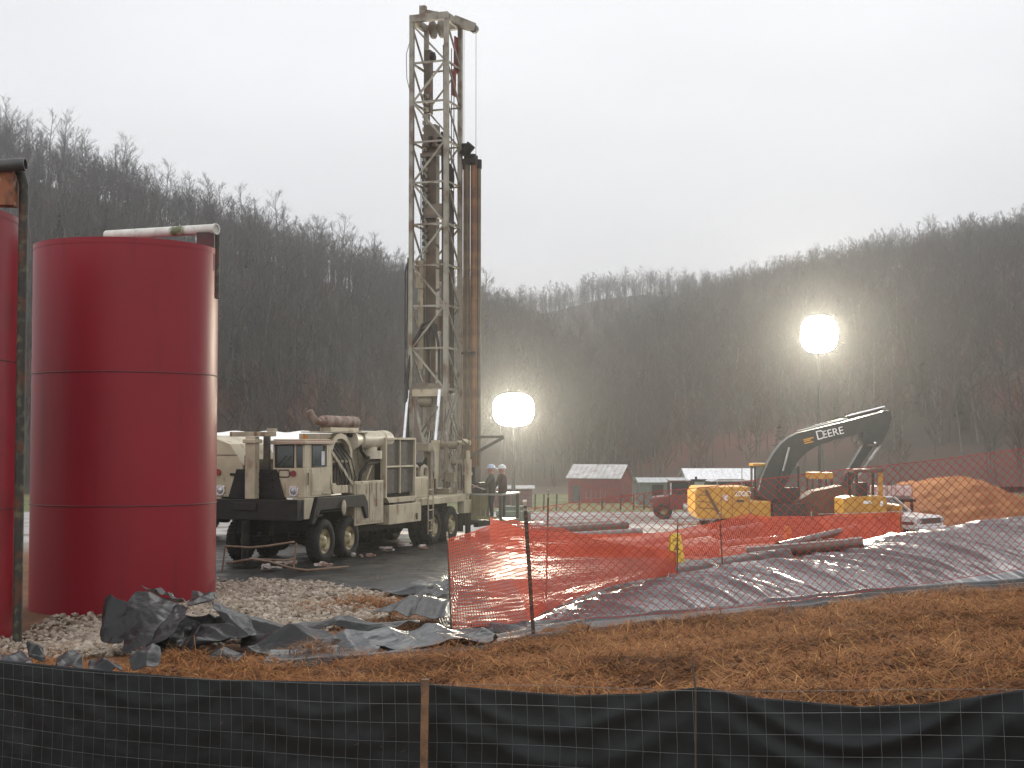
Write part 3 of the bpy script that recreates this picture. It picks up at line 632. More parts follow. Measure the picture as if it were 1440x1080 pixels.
g.build('window_seal', blackp, co); MB().tube([(.55, -1.2, 2.45), (.8, -1.21, 2.7)], .008, 5).build('wiper', blackp, co)
d = MB(); d.b2((1.302, -.86, 1.72), (1.318, .2, 2.38)); d.b2((1.319, -.8, 1.8), (1.326, .12, 2.26)); d.b2((1.32, -.3, 1.74), (1.34, .05, 1.78))
do = d.build('door', cream, co, bevel=.006)
MB().tube([(1.335, .1, 1.86), (1.36, .1, 1.9), (1.36, .1, 2.0), (1.335, .1, 2.04)], .01).build('handle', steelg, do)
MB().b2((1.262, -.81, 2.42), (1.27, -.07, 2.95)).build('door_window', glass, co)
MB().b2((1.276, -.26, 2.45), (1.28, -.08, 2.8)).build('notice', M('white_paper', (.7, .72, .72), r=.7), co)
MB().tube([(.6, -1.205, 2.2), (.6, -1.205, 2.32), (.63, -1.205, 2.345), (.86, -1.205, 2.345), (.89, -1.205, 2.32), (.89, -1.205, 2.2), (.86, -1.205, 2.175), (.63, -1.205, 2.175), (.6, -1.205, 2.2)], .014, 6).build('plate_frame', blackp, co)
MB().tube([(1.305, -1.03, 1.98), (1.325, -1.03, 2.02), (1.325, -1.03, 2.24), (1.305, -1.03, 2.28)], .02).build('grab_handle', cream2, co)
def lampset(v, z, parent):
    h = MB(); h.hollow((v, -1.235, z), (v, -1.2, z), .13, .085, 18); h.b2((v - .12, -1.215, z - .12), (v + .12, -1.201, z + .12))
    ho = h.build('headlight', chrome, parent); MB().ball((v, -1.225, z), (.085, .02, .085)).build('lens', lens, ho)
lampset(1.02, 1.83, co)
MB().cyl((1.0, -1.24, 2.26), (1.0, -1.2, 2.26), .075, n=18).build('marker_light', redlens, co)
MB().tube([(.7, -1.2, 2.44), (.92, -1.21, 2.68)], .008, 5).build('wiper', blackp, co)
MB().cyl((1.0, -.6, 3.1), (1.0, -.6, 3.2), .07, n=14).build('roof_beacon', M('amber_lens', (.4, .16, .02), r=.25), co)
MB().b2((1.3, -.75, 1.2), (1.42, -.45, 1.24)).build('step', blackp, co)
# engine bonnet on the other side, grille between
bx = MB().prism([(-1.4, 1.67), (-.42, 1.67), (-.4, 2.45), (-.78, 2.98), (-1.4, 3.2)], -1.2, .7, 'y').build('side_hood', cream, rig, bevel=.012)
MB().b2((-1.38, -1.212, 2.7), (-.55, -1.204, 2.715)).build('panel_seam', under, bx); MB().b2((-.75, -1.23, 2.2), (-.62, -1.204, 2.26)).build('latch', under, bx)
lampset(-1.02, 1.83, bx); MB().cyl((-1.1, -1.24, 2.28), (-1.1, -1.2, 2.28), .08, n=18).build('marker_light', redlens, bx)
g = MB().prism([(-.78, 1.64), (.78, 1.64), (.55, 2.36), (-.55, 2.36)], -1.26, -1.205, 'y')
for z in (1.72, 1.9, 2.08, 2.24): g.b2((.05, -1.3, z), (.5 - (z - 1.7) * .1, -1.262, z + .05)); g.b2((-.5 + (z - 1.7) * .1, -1.3, z), (-.2, -1.262, z + .05))
g.build('grille', blackp, rig)
MB().b2((-.38, -1.1, 1.7), (.4, .6, 2.2)).b2((-.38, -.5, 2.2), (.4, .6, 2.6)).b2((.05, -1.0, 2.2), (.2, -.9, 3.2)).build('engine_bay', M('dark_engine_steel', (.06, .055, .045), r=.7, c2=(.13, .115, .085), sc=4), rig)  # dark grey-brown steel colour with lighter mottling
# centre jack post and crossbar
m = MB(); m.b2((-.17, -1.5, 1.64), (.1, -1.27, 3.16)); m.b2((-.22, -1.55, 3.0), (.15, -1.22, 3.1))
jo = m.build('jack_post', cream, rig, bevel=.015)
MB().b2((-.62, -1.48, 3.165), (.58, -1.3, 3.28)).b2((.42, -1.5, 3.285), (.6, -1.28, 3.36)).build('crossbar', cream2, jo, bevel=.01)
MB().cyl((-.035, -1.68, .05), (-.035, -1.68, 1.12), .1).cyl((-.035, -1.68, 0), (-.035, -1.68, .05), .28).build('jack_leg', under, jo)
MB().cyl((-.22, -1.4, 1.65), (-.22, -1.4, 2.7), .02).build('hose', hose_m, jo)
# front fender over the steering wheels
f = MB()
for v0, v1 in ((.98, 1.4), (-1.4, -.98)):
    f.prism([(-.98, 1.02), (-.68, 1.66), (2.0, 1.66), (2.2, 1.45), (2.26, 1.02), (2.14, 1.02), (1.92, 1.34), (-.5, 1.34), (-.84, 1.02)], v0, v1, 'x')
f.build('fender', blackp, rig, bevel=.015)
MB().ball((1.42, .72, 1.36), (.04, .12, .2)).build('reflector', cream2, rig)
# engine housing behind the cab
arch_o = [(.3, 1.7), (.3, 2.85), (.45, 3.1), (.7, 3.24), (.95, 3.26), (1.2, 3.2), (1.45, 3.02), (1.58, 2.8), (1.58, 1.7)]
arch_i = [(1.46, 1.7), (1.46, 2.75), (1.36, 2.93), (1.15, 3.07), (.95, 3.12), (.72, 3.1), (.54, 2.98), (.42, 2.8), (.42, 1.7)]
eh = MB().prism(arch_o + arch_i, 1.1, 1.24, 'x').b2((1.12, .425, 2.5), (1.22, 1.455, 2.56)).build('engine_arch', cream, rig, bevel=.008)
MB().bar((1.262, .3, 2.8), (1.262, 1.56, 1.92), .03, .09).build('brace', cream2, eh)
en = MB(); en.b2((-.2, .35, 1.7), (1.05, 1.55, 3.0))
for k in range(6): en.cyl((1.08, .5 + k * .17, 1.8), (1.08, .5 + k * .17, 2.45), .05, n=8)
en.build('engine', M('oily_engine', (.06, .052, .045), r=.6, c2=(.11, .09, .07), sc=6, bump=.6), rig)
MB().b2((.55, -.0, 3.27), (1.25, 2.5, 3.3)).b2((-.4, 1.7, 3.06), (.7, 3.4, 3.26)).b2((-.9, 1.6, 1.7), (.98, 3.5, 3.05)).build('engine_cover', cream2, rig, bevel=.01)
MB().cyl((1.1, .4, 1.85), (1.32, .4, 1.85), .14).b2((1.0, .5, 1.72), (1.3, 1.2, 1.92)).build('filter_tank', cream, rig, bevel=.01)
mu = MB(); mu.cyl((.95, .45, 3.56), (.95, 2.35, 3.56), .155, n=22); mu.cyl((.95, 1.95, 3.56), (.95, 2.0, 3.56), .165, n=22); mu.cyl((.95, .3, 3.56), (.95, .45, 3.56), .09, .155)
mu.tube([(.95, .32, 3.54), (.93, .16, 3.55), (.88, .05, 3.66), (.8, -.02, 3.82)], .085, 10); mu.b2((.88, .8, 3.3), (1.0, .86, 3.42)); mu.b2((.88, 1.9, 3.3), (1.0, 1.96, 3.42))
mu.build('exhaust_silencer', M('rusty_silencer', (.17, .085, .06), r=.7, c2=(.27, .23, .19), sc=3, c3=(.12, .05, .03), sc3=5, bump=.2), rig)
MB().b2((.82, .55, 3.31), (1.12, 2.2, 3.41)).build('silencer_tray', cream, rig)
ac = MB(); ac.cyl((1.02, 2.35, 3.1), (1.02, 4.2, 3.1), .24, n=26); ac.cyl((1.02, 3.7, 3.1), (1.02, 4.1, 3.1), .26, n=26); ac.cyl((1.02, 1.75, 3.08), (1.02, 2.35, 3.1), .3, .19, n=26)
ac.cyl((1.02, 3.1, 2.78), (1.02, 3.1, 2.9), .2); ac.cyl((1.02, 3.1, 2.58), (1.02, 3.1, 2.8), .33, n=24)
ac.build('air_cleaner', M('pale_cream_paint', (.55, .5, .38), r=.45, c2=(.45, .4, .3), sc=3), rig)
ds = MB(); ds.tube([(1.1, 1.6, 3.22), (1.15, 2.1, 3.16), (1.18, 2.25, 2.8), (1.18, 2.5, 2.62), (1.1, 2.9, 2.62)], .05, 8); ds.tube([(1.2, 3.3, 2.5), (1.2, 2.6, 2.45), (1.2, 2.15, 2.2), (1.2, 2.05, 1.9)], .05, 8); ds.build('duct', under, rig)
MB().b2((.4, 1.6, 2.0), (.98, 3.5, 2.98)).bar((1.2, 2.5, 2.0), (1.2, 2.9, 2.5), .04).build('inner_panel', cream2, rig)
tb = MB().b2((.95, 1.6, .84), (1.3, 3.4, 2.0)).build('tool_box', cream, rig, bevel=.015)
dd = MB().b2((1.302, 1.68, 1.42), (1.318, 2.4, 1.94)).b2((1.302, 1.68, .9), (1.318, 2.4, 1.38)).b2((1.302, 2.5, .9), (1.318, 3.34, 1.94)).build('locker_door', cream2, tb, bevel=.006)
MB().b2((1.32, 2.86, 1.32), (1.345, 2.92, 1.5)).bar((1.33, 2.89, 1.3), (1.33, 2.89, 1.94), .012).build('handle', rust, tb)
rd = MB().b2((1.18, 3.6, 1.62), (1.25, 5.5, 3.12)).build('radiator', mesh_m, rig)
fr = MB(); fr.b2((1.15, 3.5, 1.5), (1.32, 3.58, 3.16)); fr.b2((1.15, 5.5, 1.5), (1.32, 5.58, 3.16)); fr.b2((1.15, 3.58, 3.1), (1.32, 5.5, 3.16)); fr.b2((1.26, 4.5, 1.6), (1.3, 4.55, 3.1)); fr.b2((1.26, 3.58, 2.33), (1.3, 4.5, 2.38)); fr.b2((1.26, 4.55, 2.33), (1.3, 5.5, 2.38))
fr.prism([(3.5, 1.5), (5.58, 1.5), (5.4, 1.36), (3.68, 1.36)], 1.1, 1.35, 'x')
fr.build('radiator_frame', cream, rd, bevel=.006)
MB().b2((.2, 3.6, 1.3), (1.15, 5.5, 3.05)).build('cooler_box', under, rig)
fb = MB().b2((.92, 3.72, .76), (1.33, 5.95, 1.3)).build('fuel_box', cream, rig, bevel=.012)
MB().b2((1.332, 4.0, 1.31), (1.2, 5.3, 1.36)).b2((1.335, 5.55, .82), (1.345, 5.66, 1.0)).build('filler', under, fb)
cl_ = MB()
for k in range(5): cl_.tube([(1.05, .4 + .2 * k, 3.0), (1.26, .6 + .22 * k, 2.6), (1.27, .9 + .2 * k, 2.1), (1.1, 1.3 + .12 * k, 1.8)], .018, 6)
cl_.build('side_hoses', hose_m, rig)
for s in (9.35,):
    MB().b2((.95, s - .02, .25), (1.3, s, .8)).build('mud_flap', under, rig)
# tail deck
m = MB(); m.b2((-1.28, 5.65, 1.24), (1.28, 9.95, 1.42)); m.b2((.9, 5.66, 1.43), (1.22, 6.75, 2.02)); m.b2((1.12, 9.3, .82), (1.36, 9.9, 1.235)); m.b2((1.29, 5.96, 1.2), (1.36, 9.29, 1.4))
m.build('deck', cream, rig, bevel=.012)
m = MB(); m.b2((-.6, 6.0, .5), (.6, 9.4, 1.2)); m.b2((-1.1, 5.66, 1.43), (.6, 7.4, 2.2)); m.b2((-.7, 7.6, 1.43), (.5, 9.2, 1.9)); m.cyl((-.7, 8.2, 2.1), (.55, 8.2, 2.1), .33, n=20); m.cyl((-.6, 7.2, 2.5), (.5, 7.2, 2.5), .3, n=20)
m.cyl((.55, 8.2, 2.1), (.6, 8.2, 2.1), .48, n=24); m.build('winch', under, rig)
for v in (.72, 1.0):
    mm = MB(); mm.tube([(v, 6.75, 1.44), (v, 6.75, 2.15), (v, 6.8, 2.28), (v, 6.95, 2.32), (v, 7.08, 2.26), (v, 7.12, 2.12), (v, 7.12, 1.44)], .06, 8); mm.build('hose_reel_hoop', cream2, rig)
pn = MB().b2((.95, 6.78, 1.43), (1.0, 7.1, 2.05)).build('panel', cream, rig)
ld = MB()
for s in (6.25, 6.62): ld.cyl((1.42, s, .35), (1.42, s, 1.95), .022, n=8)
for z in (.45, .75, 1.05, 1.35, 1.65): ld.cyl((1.42, 6.25, z), (1.42, 6.62, z), .018, n=8)
ld.build('ladder', cream2, rig)
cj = MB(); cj.cyl((1.3, 9.75, 1.43), (1.3, 9.75, 2.5), .11, n=16); cj.cyl((1.3, 9.75, 2.5), (1.3, 9.75, 2.78), .07); cj.cyl((1.3, 9.75, 2.0), (1.3, 9.75, 2.1), .14); cj.ball((1.25, 9.6, 3.05), (.12, .12, .1)); cj.cyl((1.0, 9.7, 3.02), (1.4, 9.7, 3.02), .07)
cj.build('corner_jack', cream, rig); MB().cyl((1.3, 9.75, .06), (1.3, 9.75, .8), .09).cyl((1.3, 9.75, 0), (1.3, 9.75, .06), .26).build('jack_foot', under, rig)
cj2 = MB(); cj2.cyl((-1.3, 9.75, 0.0), (-1.3, 9.75, 2.7), .1).build('corner_jack', cream2, rig)
# raising rams
for v, s in ((-.72, 9.35), (.42, 9.2)):
    b_ = MB().cyl((v, s - .1, 1.43), (v, s, 3.05), .12, n=18).cyl((v, s, 3.0), (v, s, 3.1), .14, n=18).build('ram_barrel', cream, rig)
    MB().cyl((v, s, 3.1), (v + .05, s + .2, 4.7), .055, n=14).build('ram_rod', chrome, b_)
MB().tube([(.55, 8.0, 2.9), (.6, 8.3, 2.95), (.62, 8.5, 2.7), (.6, 8.55, 2.3), (.58, 8.4, 2.0)], .07, 8).build('air_hose', steelg, rig)
MB().b2((.2, 7.85, 2.75), (.75, 8.1, 3.0)).b2((.5, 8.1, 1.43), (.72, 8.3, 2.9))  .build('valve_bank', M('grimy_cream', (.2, .165, .11)), rig, bevel=.01)
# mast
mast = bpy.data.objects.new('mast', None); COL.objects.link(mast); mast.parent = rig; mast.location = (0, 10.2, 0)
hw = .6; ZT = 16.6
for a in (-hw, hw):
    for b in (-hw, hw): MB().b2((a - .068, b - .068, 1.5), (a + .068, b + .068, ZT)).build('leg', mastp, mast)
RZ = [15.26, 13.98, 12.68, 11.37, 10.02, 8.7, 7.39, 6.04, 4.73]
i_ = hw - .069
def br(p, q, w=.06): MB().bar(p, q, w).build('brace', mastp, mast)
for k, z in enumerate(RZ):
    br((-i_, -hw, z), (i_, -hw, z)); br((-hw, -i_, z), (-hw, i_, z)); br((hw, -i_, z), (hw, i_, z))
    zt_ = ZT - .1 if k == 0 else RZ[k - 1]
    a, b = ((-i_, zt_ - .04), (i_, z + .04)) if k % 2 == 0 else ((i_, zt_ - .04), (-i_, z + .04))
    br((a[0], -hw - .01, a[1]), (b[0], -hw - .01, b[1]), .055)
    br((hw + .01, -i_, zt_ - .05), (hw + .01, i_, z + .05), .05); br((-hw - .01, -i_, zt_ - .05), (-hw - .01, i_, z + .05), .05)
for k in range(len(RZ) - 1): br((-i_, hw + .01, RZ[k] - .04) if k % 2 else (i_, hw + .01, RZ[k] - .04), (i_, hw + .01, RZ[k + 1] + .04) if k % 2 else (-i_, hw + .01, RZ[k + 1] + .04), .05); br((-i_, hw, RZ[k]), (i_, hw, RZ[k]), .055)
br((hw, -i_, 4.7), (hw, i_, 3.3), .05); br((hw, i_, 4.7), (hw, -i_, 3.3), .05); br((-hw, -i_, 4.7), (.1, -1.1, 2.9), .07); br((-i_, -hw, 3.0), (i_, -hw, 3.0), .07)
cr = MB()
for b in (-hw, hw): cr.b2((-hw - .06, b - .09, ZT), (hw + .06, b + .09, ZT + .22))
for a in (-hw, hw): cr.b2((a - .09, -hw + .1, ZT), (a + .09, hw - .1, ZT + .2))
cr.bar((-.2, -hw, ZT + .3), (.35, -.1, ZT + .25), .16); cr.b2((-.32, -hw - .08, ZT + .22), (-.12, -hw + .1, ZT + .5))
cr.bar((.6, .0, ZT + .15), (1.15, .45, ZT - .05), .2, .26); cr.bar((.6, .5, ZT + .05), (1.1, .5, ZT - .1), .12)
for a in (-.2, .1): cr.cyl((a - .04, .2, ZT - .05), (a + .04, .2, ZT - .05), .3, n=20)
co_ = cr.build('crown', mastp, mast)
MB().cyl((1.14, .42, ZT - .08), (1.14, .54, ZT - .08), .14, n=18).build('sheave', steelg, co_)
MB().b2((.5, .1, ZT - 2.3), (.54, .4, ZT - 1.5)).b2((.5, .3, ZT - 1.5), (.54, .56, ZT - .3)).build('red_plate', redp, mast)
MB().cyl((1.2, .48, 1.8), (1.2, .48, ZT - .2), .008, n=5).build('wire_line', hose_m, mast)
MB().cyl((.78, .48, 12.4), (.78, .48, ZT - .1), .008, n=5).build('wire_line', hose_m, mast)
MB().tube([(.3, .1, ZT - .1), (.36, .0, 13.5), (.3, .1, 12.2)], .009, 5).build('wire_line', hose_m, mast)
fdk = M('drill_string_grease', (.12, .095, .065), r=.6, c2=(.07, .055, .045), sc=2, c3=(.16, .08, .045), sc3=2.5)
MB().b2((-.4, .1, 4.4), (-.04, .4, 12.5)).b2((-.5, .0, 12.4), (.05, .42, 12.75)).build('feed_column', fdk, mast)
MB().b2((.2, .0, 4.6), (.5, .3, 11.2)).build('feed_column', fdk, mast)
MB().b2((-.4, -.1, 10.3), (.5, .3, 10.75)).b2((-.5, -.15, 12.3), (.45, -.05, 12.42)).build('carriage', M('carriage_steel', (.13, .1, .085), r=.6, c2=(.2, .16, .12), sc=3), mast)
for q_, r_ in ((((.5, -.2, 11.6), (.56, -.2, 11.6)), .42), (((-.1, -.3, 12.75), (.0, -.3, 12.75)), .16), (((.2, -.3, 12.75), (.3, -.3, 12.75)), .13), (((-.05, -.3, 15.5), (.06, -.3, 15.5)), .15)): MB().cyl(q_[0], q_[1], r_, n=24).build('sheave', under, mast)
pl = MB()
for z in np.arange(9.2, 14.3, .22): pl.b2((-.46, -.06, z), (-.4, .08, z + .12)); pl.b2((-.36, -.06, z), (-.3, .08, z + .12)) ; pl.b2((-.4, -.06, z + .09), (-.36, .08, z + .13))
pl.build('chain_guide', mastp, mast)
MB().b2((-.56, -.35, 8.0), (-.3, -.1, 8.9)).b2((-.5, -.3, 5.4), (-.32, -.1, 8.0)).build('hose_box', cream2, mast)
hs = MB()
hs.tube([(-.1, -.3, 6.2), (-.15, -.4, 6.7), (-.35, -.45, 6.6), (-.62, -.5, 5.9), (-.75, -.62, 5.0), (-.75, -.65, 3.6), (-.6, -.7, 2.4)], .06, 8)
hs.tube([(.1, -.3, 6.4), (.0, -.42, 6.95), (-.25, -.5, 6.8), (-.6, -.6, 6.0), (-.7, -.7, 5.0), (-.68, -.7, 3.4), (-.5, -.8, 2.2)], .055, 8)
hs.tube([(.2, -.2, 4.6), (.24, -.3, 6.0), (.15, -.38, 6.8), (-.02, -.4, 6.9), (-.12, -.3, 6.3), (-.1, -.25, 4.5)], .045, 8)
hs.tube([(-.72, -.62, 8.8), (-.78, -.66, 8.5), (-.78, -.66, 4.9)], .03, 6); hs.tube([(-.56, -.62, 9.0), (-.7, -.64, 8.95), (-.73, -.64, 6.)], .025, 6)
hs.tube([(-.66, -.5, 16.2), (-.82, -.55, 15.6), (-.8, -.55, 14.8), (-.66, -.5, 14.2)], .012, 5)
for k in range(7): hs.tube([(-.45 + .04 * k, -.2, 12.3), (-.42 + .05 * k, -.25, 9), (-.4 + .05 * k, -.2, 6.)] if k < 3 else [(.3 + .02 * k, -.45, 13.0), (.33 + .02 * k, -.42, 11), (.4 + .01 * k, -.45, 7.5), (.45, -.4, 4.)], .014, 5)
hs.build('hoses', hose_m, mast)
mm = MB()
for k in range(5): mm.tube([(.45 + .03 * k, -.5 + .16 * k, 15.8), (.48 + .02 * k, -.45 + .15 * k, 10 + k * .4), (.42 + .03 * k, -.4 + .15 * k, 4.6)], .016, 5)
for k in range(4): mm.tube([(-.5 + .07 * k, .45, 15.5 - k), (-.48 + .07 * k, .42, 9), (-.45 + .06 * k, .4, 3.2)], .022, 5)
mm.build('mast_lines', hose_m, mast)
for q_ in (((-.3, -.3, 12.6), (.1, .09, 13.3)), ((.25, -.32, 8.2), (.5, -.1, 8.9)), ((-.52, .2, 13.8), (-.3, .45, 15.9)), ((.1, -.2, 6.6), (.19, .2, 7.1))): MB().b2(*q_).build('gear_housing', fdk, mast)
ms = MB(); ms.b2((-.5, -.5, 4.74), (.5, .3, 4.92)); ms.cyl((-.35, -.4, 4.35), (.1, -.4, 4.35), .19, n=20); ms.b2((.05, -.5, 3.4), (.35, -.2, 4.7)); ms.b2((-.1, -.45, 3.6), (.02, -.3, 4.4))
ms.build('rotary_head', M('grimy_head_steel', (.13, .11, .08), r=.6, c2=(.24, .2, .14), sc=4), mast)
MB().b2((-.55, -.66, 4.5), (.62, -.56, 4.72)).build('cross_beam', cream, mast)
tg = MB()
rgt = random.Random(5)
for k in range(26):
    a = Vector((rgt.uniform(-.3, 1.0), rgt.uniform(-1.4, .5), rgt.uniform(2.0, 4.4))); b = a + Vector((rgt.uniform(-.5, .5), rgt.uniform(-.4, .4), -rgt.uniform(.5, 1.5))); c = (a + b) / 2 + Vector((rgt.uniform(-.25, .25), rgt.uniform(-.2, .2), -.15))
    b.z = max(b.z, 1.45); c.z = max(c.z, 1.45); tg.tube([a, (a * .6 + c * .4), c, (b * .6 + c * .4), b], rgt.choice((.015, .022, .03)), 6)
tg.build('hydraulic_hoses', M('mixed_hoses', (.03, .028, .025), r=.5, c2=(.2, .17, .12), sc=2), rig, loc=(0, 10.2, 0))
tb2 = MB(); tb2.cyl((.7, 9.4, 1.43), (.7, 9.4, 2.9), .07); tb2.bar((.3, 9.1, 1.5), (.9, 9.5, 2.6), .08); tb2.cyl((.5, 9.5, 2.95), (1.05, 9.5, 2.95), .13); tb2.b2((.1, 8.9, 1.43), (1.0, 9.6, 1.6)); tb2.b2((.75, 9.2, 1.8), (1.05, 9.5, 2.1)); tb2.cyl((.9, 9.5, 2.4), (1.2, 9.5, 2.4), .09); tb2.bar((1.1, 9.6, 2.9), (1.0, 9.2, 1.6), .05)
grime = M('grimy_cream', (.2, .165, .11), r=.6, c2=(.08, .06, .045), sc=5, c3=(.3, .26, .19), sc3=3)
tb2.build('breakout_arm', grime, rig)
# control console and work platform
c_ = MB(); c_.b2((.95, 10.3, .9), (1.5, 11.0, 1.75)); c_.b2((1.35, 10.1, .35), (1.5, 11.9, .55)); c_.b2((.9, 10.0, .4), (1.2, 11.6, .9)); c_.cyl((1.1, 10.2, 1.75), (1.1, 10.2, 2.1), .1); c_.b2((.95, 10.5, 1.75), (1.25, 10.9, 2.25)); c_.build('control_console', under, rig, bevel=.01)
MB().add([(1.2, 10.25, 1.72), (1.62, 10.3, 1.55), (1.62, 10.55, 1.55), (1.2, 10.5, 1.72), (1.2, 10.25, 1.69), (1.62, 10.3, 1.52), (1.62, 10.55, 1.52), (1.2, 10.5, 1.69)], [(0, 1, 2, 3), (7, 6, 5, 4), (0, 4, 5, 1), (1, 5, 6, 2), (2, 6, 7, 3), (3, 7, 4, 0)]).build('panel_lid', M('pale_metal_lid', (.6, .6, .57), r=.25, m=.4), rig)
p = MB(); p.b2((1.2, 10.0, .5), (2.35, 11.7, .58))
for (v, s) in ((1.25, 10.02), (2.3, 10.02), (2.3, 11.65), (1.25, 11.65)): p.b2((v - .05, s - .04, .58), (v + .05, s + .04, 1.36))
po = p.build('work_platform', M('dark_green_steel', (.035, .042, .03), r=.5, c2=(.06, .055, .04), sc=4), rig)
MB().b2((1.2, 9.98, 1.362), (2.36, 10.06, 1.42)).b2((1.2, 11.61, 1.362), (2.36, 11.69, 1.42)).b2((2.26, 10.062, 1.362), (2.34, 11.608, 1.42)).build('rail', M('worn_rail', (.32, .33, .3), r=.35, m=.3), po)
g = MB()
for k in range(16): g.b2((1.32 + k * .035, 10.0, .6), (1.332 + k * .035, 10.02, 1.36))
g.b2((1.3, 9.99, .62), (2.25, 10.01, .7)); g.build('guard_bars', M('dull_yellow_bars', (.3, .27, .13), r=.6), po)
ar = MB(); ar.bar((.95, 10.6, 2.55), (2.05, 11.0, 3.2), .1); ar.bar((.95, 10.9, 3.2), (2.05, 11.0, 3.22), .08); ar.build('side_arm', M('dark_arm_steel', (.07, .07, .06), r=.6), rig)
# drill pipes standing in their rack beside the mast
dp1 = M('olive_drill_pipe', (.13, .1, .06), r=.6, c2=(.09, .06, .04), sc=3); dp2 = M('rust_drill_pipe', (.24, .1, .035), r=.65, c2=(.13, .055, .03), sc=3)
for k, (v, s, mt_, r_, top, lb) in enumerate(((.8, 10.95, dp1, .09, 12.3, 'olive brown drill pipe standing upright against the mast leg'), (1.03, 10.95, dp2, .1, 12.1, 'rust orange drill pipe standing upright outermost beside the mast'), (.92, 11.14, dp1, .08, 12.2, 'dark drill pipe standing between and behind the two front drill pipes'), (.68, 11.1, dp2, .08, 12.0, 'brown drill pipe half hidden behind the mast leg'), (1.13, 11.12, dp1, .08, 12.0, 'olive brown drill pipe just behind the outermost rust orange pipe'))):
    P0 = rl(v, s, .6); t_ = thing('drill_pipe', lb, 'drill pipe', P0, 0, 'drill pipes racked beside the mast')
    MB().cyl((0, 0, 0), (0, 0, top - .6), r_, n=14).build('tube', mt_, t_); MB().cyl((0, 0, top - .6), (0, 0, top - .3), r_ * 1.3, n=14).cyl((0, 0, 0), (0, 0, .0 + .001), r_).build('tool_joint', under, t_)
rk = MB(); rk.b2((.62, 10.78, 12.15), (1.16, 10.84, 12.3)); rk.cyl((.7, 10.8, 12.42), (1.0, 10.8, 12.75), .16); rk.b2((.66, 10.75, 12.6), (.9, 10.9, 12.8)); rk.b2((.62, 10.78, 5.9), (1.16, 10.85, 5.98)); rk.build('pipe_rack', under, rig)
# white trailer behind the rig
tl = thing('white_trailer', 'white canvas-topped trailer parked behind the rig cab', 'trailer', (-8.6, 45.5, .12), -.12)
wt = M('white_canvas', (.86, .86, .83), r=.6, c2=(.8, .79, .75), sc=1)
MB().grid(lambda u, v: (-2.5 + 5.6 * u, -1.3 + 2.6 * v, 3.02 + .3 * math.sin(PI * v) - .06 * math.sin(u * PI * 5) ** 2), 40, 16).b2((-2.5, -1.3, 1.0), (3.1, 1.3, 3.02)).build('cover', wt, tl)
MB().b2((-2.5, -1.3, .75), (3.1, 1.3, .99)).build('bed', under, tl)
for xx in (-1.6, 2.0):
    for yy in (-1.15, 1.15): wh = wheel(tl, xx, yy, .48, .46, .3); wh.rotation_euler = (0, 0, PI / 2)
# ================================================================== RED TANKS
red = M('tank_red_paint', (.25, .013, .024), r=.4, c2=(.215, .012, .021), sc=.5, lo=.35, hi=.7, c3=(.14, .014, .018), sc3=1.1, lo3=.55, hi3=.8, bump=.05, bs=1.1, spec=.25, st=(2.5, 2.5, .22))
redrust = M('tank_red_streaked', (.24, .013, .022), r=.36, c2=(.17, .012, .016), sc=1.2, lo=.5, hi=.7, spec=.3, c3=(.06, .02, .015), sc3=1.1, lo3=.6, hi3=.75, st=(3., 3., .3))
mossy = M('mossy_black_iron', (.028, .026, .02), r=.65, c2=(.1, .1, .055), sc=7, lo=.52, hi=.7, c3=(.1, .03, .012), sc3=3, lo3=.55, hi3=.7, bump=.3)
seam_m = M('weld_seam_dark', (.12, .012, .018), r=.5)
def tank(label, X, Y, z0, ztop, mat_, name='storage_tank'):
    t = thing(name, label, 'tank', (X, Y, z0)); H = ztop - z0; r = 1.83
    MB().lathe([(r, 0), (r, H - .1)], (0, 0, 0), 128).lathe([(r - .03, H), (.01, H + .22)], (0, 0, 0), 128).build('shell', mat_, t)
    for zz in (H * .31, H * .655): MB().lathe([(r - .01, zz - .012), (r + .012, zz - .01), (r + .012, zz + .01), (r - .01, zz + .012)], (0, 0, 0), 128).build('weld_seam', seam_m, t)
    MB().hollow((0, 0, H - .1), (0, 0, H + .01), r + .006, r - .04, 128).build('rim', mat_, t)
    return t, H
t1, H1 = tank('big glossy red steel tank with a white pipe lying across its top', -7.88, 29.0, -.5, 6.98, red)
def loc(t, px, py, Y): return at(px, py, Y) - Vector(t.location)
whitep = M('dirty_white_pipe', (.62, .61, .57), r=.5, c2=(.5, .49, .44), sc=3, c3=(.1, .12, .05), sc3=1.6, lo3=.6, hi3=.68)
a, b = loc(t1, 150, 331, 30.2), loc(t1, 303, 322, 28.8)
MB().cyl(a, b, .105, n=20).hollow(b - (b - a).normalized() * .02, b + (b - a).normalized() * .3 * .1, .115, .08).build('top_pipe', whitep, t1)
q = loc(t1, 292, 338, 28.9); MB().b2((q.x - .2, q.y - .12, H1 - .45), (q.x + .16, q.y + .12, q.z + .15)).build('bracket', M('dark_red_bracket', (.07, .012, .014), r=.5, c2=(.03, .01, .01)), t1); MB().cyl((q.x + .13, q.y + .1, H1 - 1.), (q.x + .13, q.y + .1, q.z + .12), .1).build('elbow', mossy, t1)
t2, H2 = tank('taller-looking red tank cut by the picture edge with a mossy black downpipe', -10.42, 24.3, -.35, 6.94, redrust)
a, b = loc(t2, -60, 236, 22.9), loc(t2, 36, 231, 22.9)
MB().hollow(a, b, .105, .085, 24).build('top_pipe', M('black_iron_pipe', (.03, .03, .03), r=.45, c2=(.06, .055, .05), sc=4), t2)
px_, zt2 = loc(t2, 33, 300, 23.2), loc(t2, 33, 240, 23.2).z
MB().tube([(px_.x - .16, px_.y - .1, zt2 + .02), (px_.x - .04, px_.y - .03, zt2 - .05), (px_.x, px_.y, zt2 - .25), (px_.x, px_.y, 0.)], .075, 14).build('downpipe', mossy, t2)
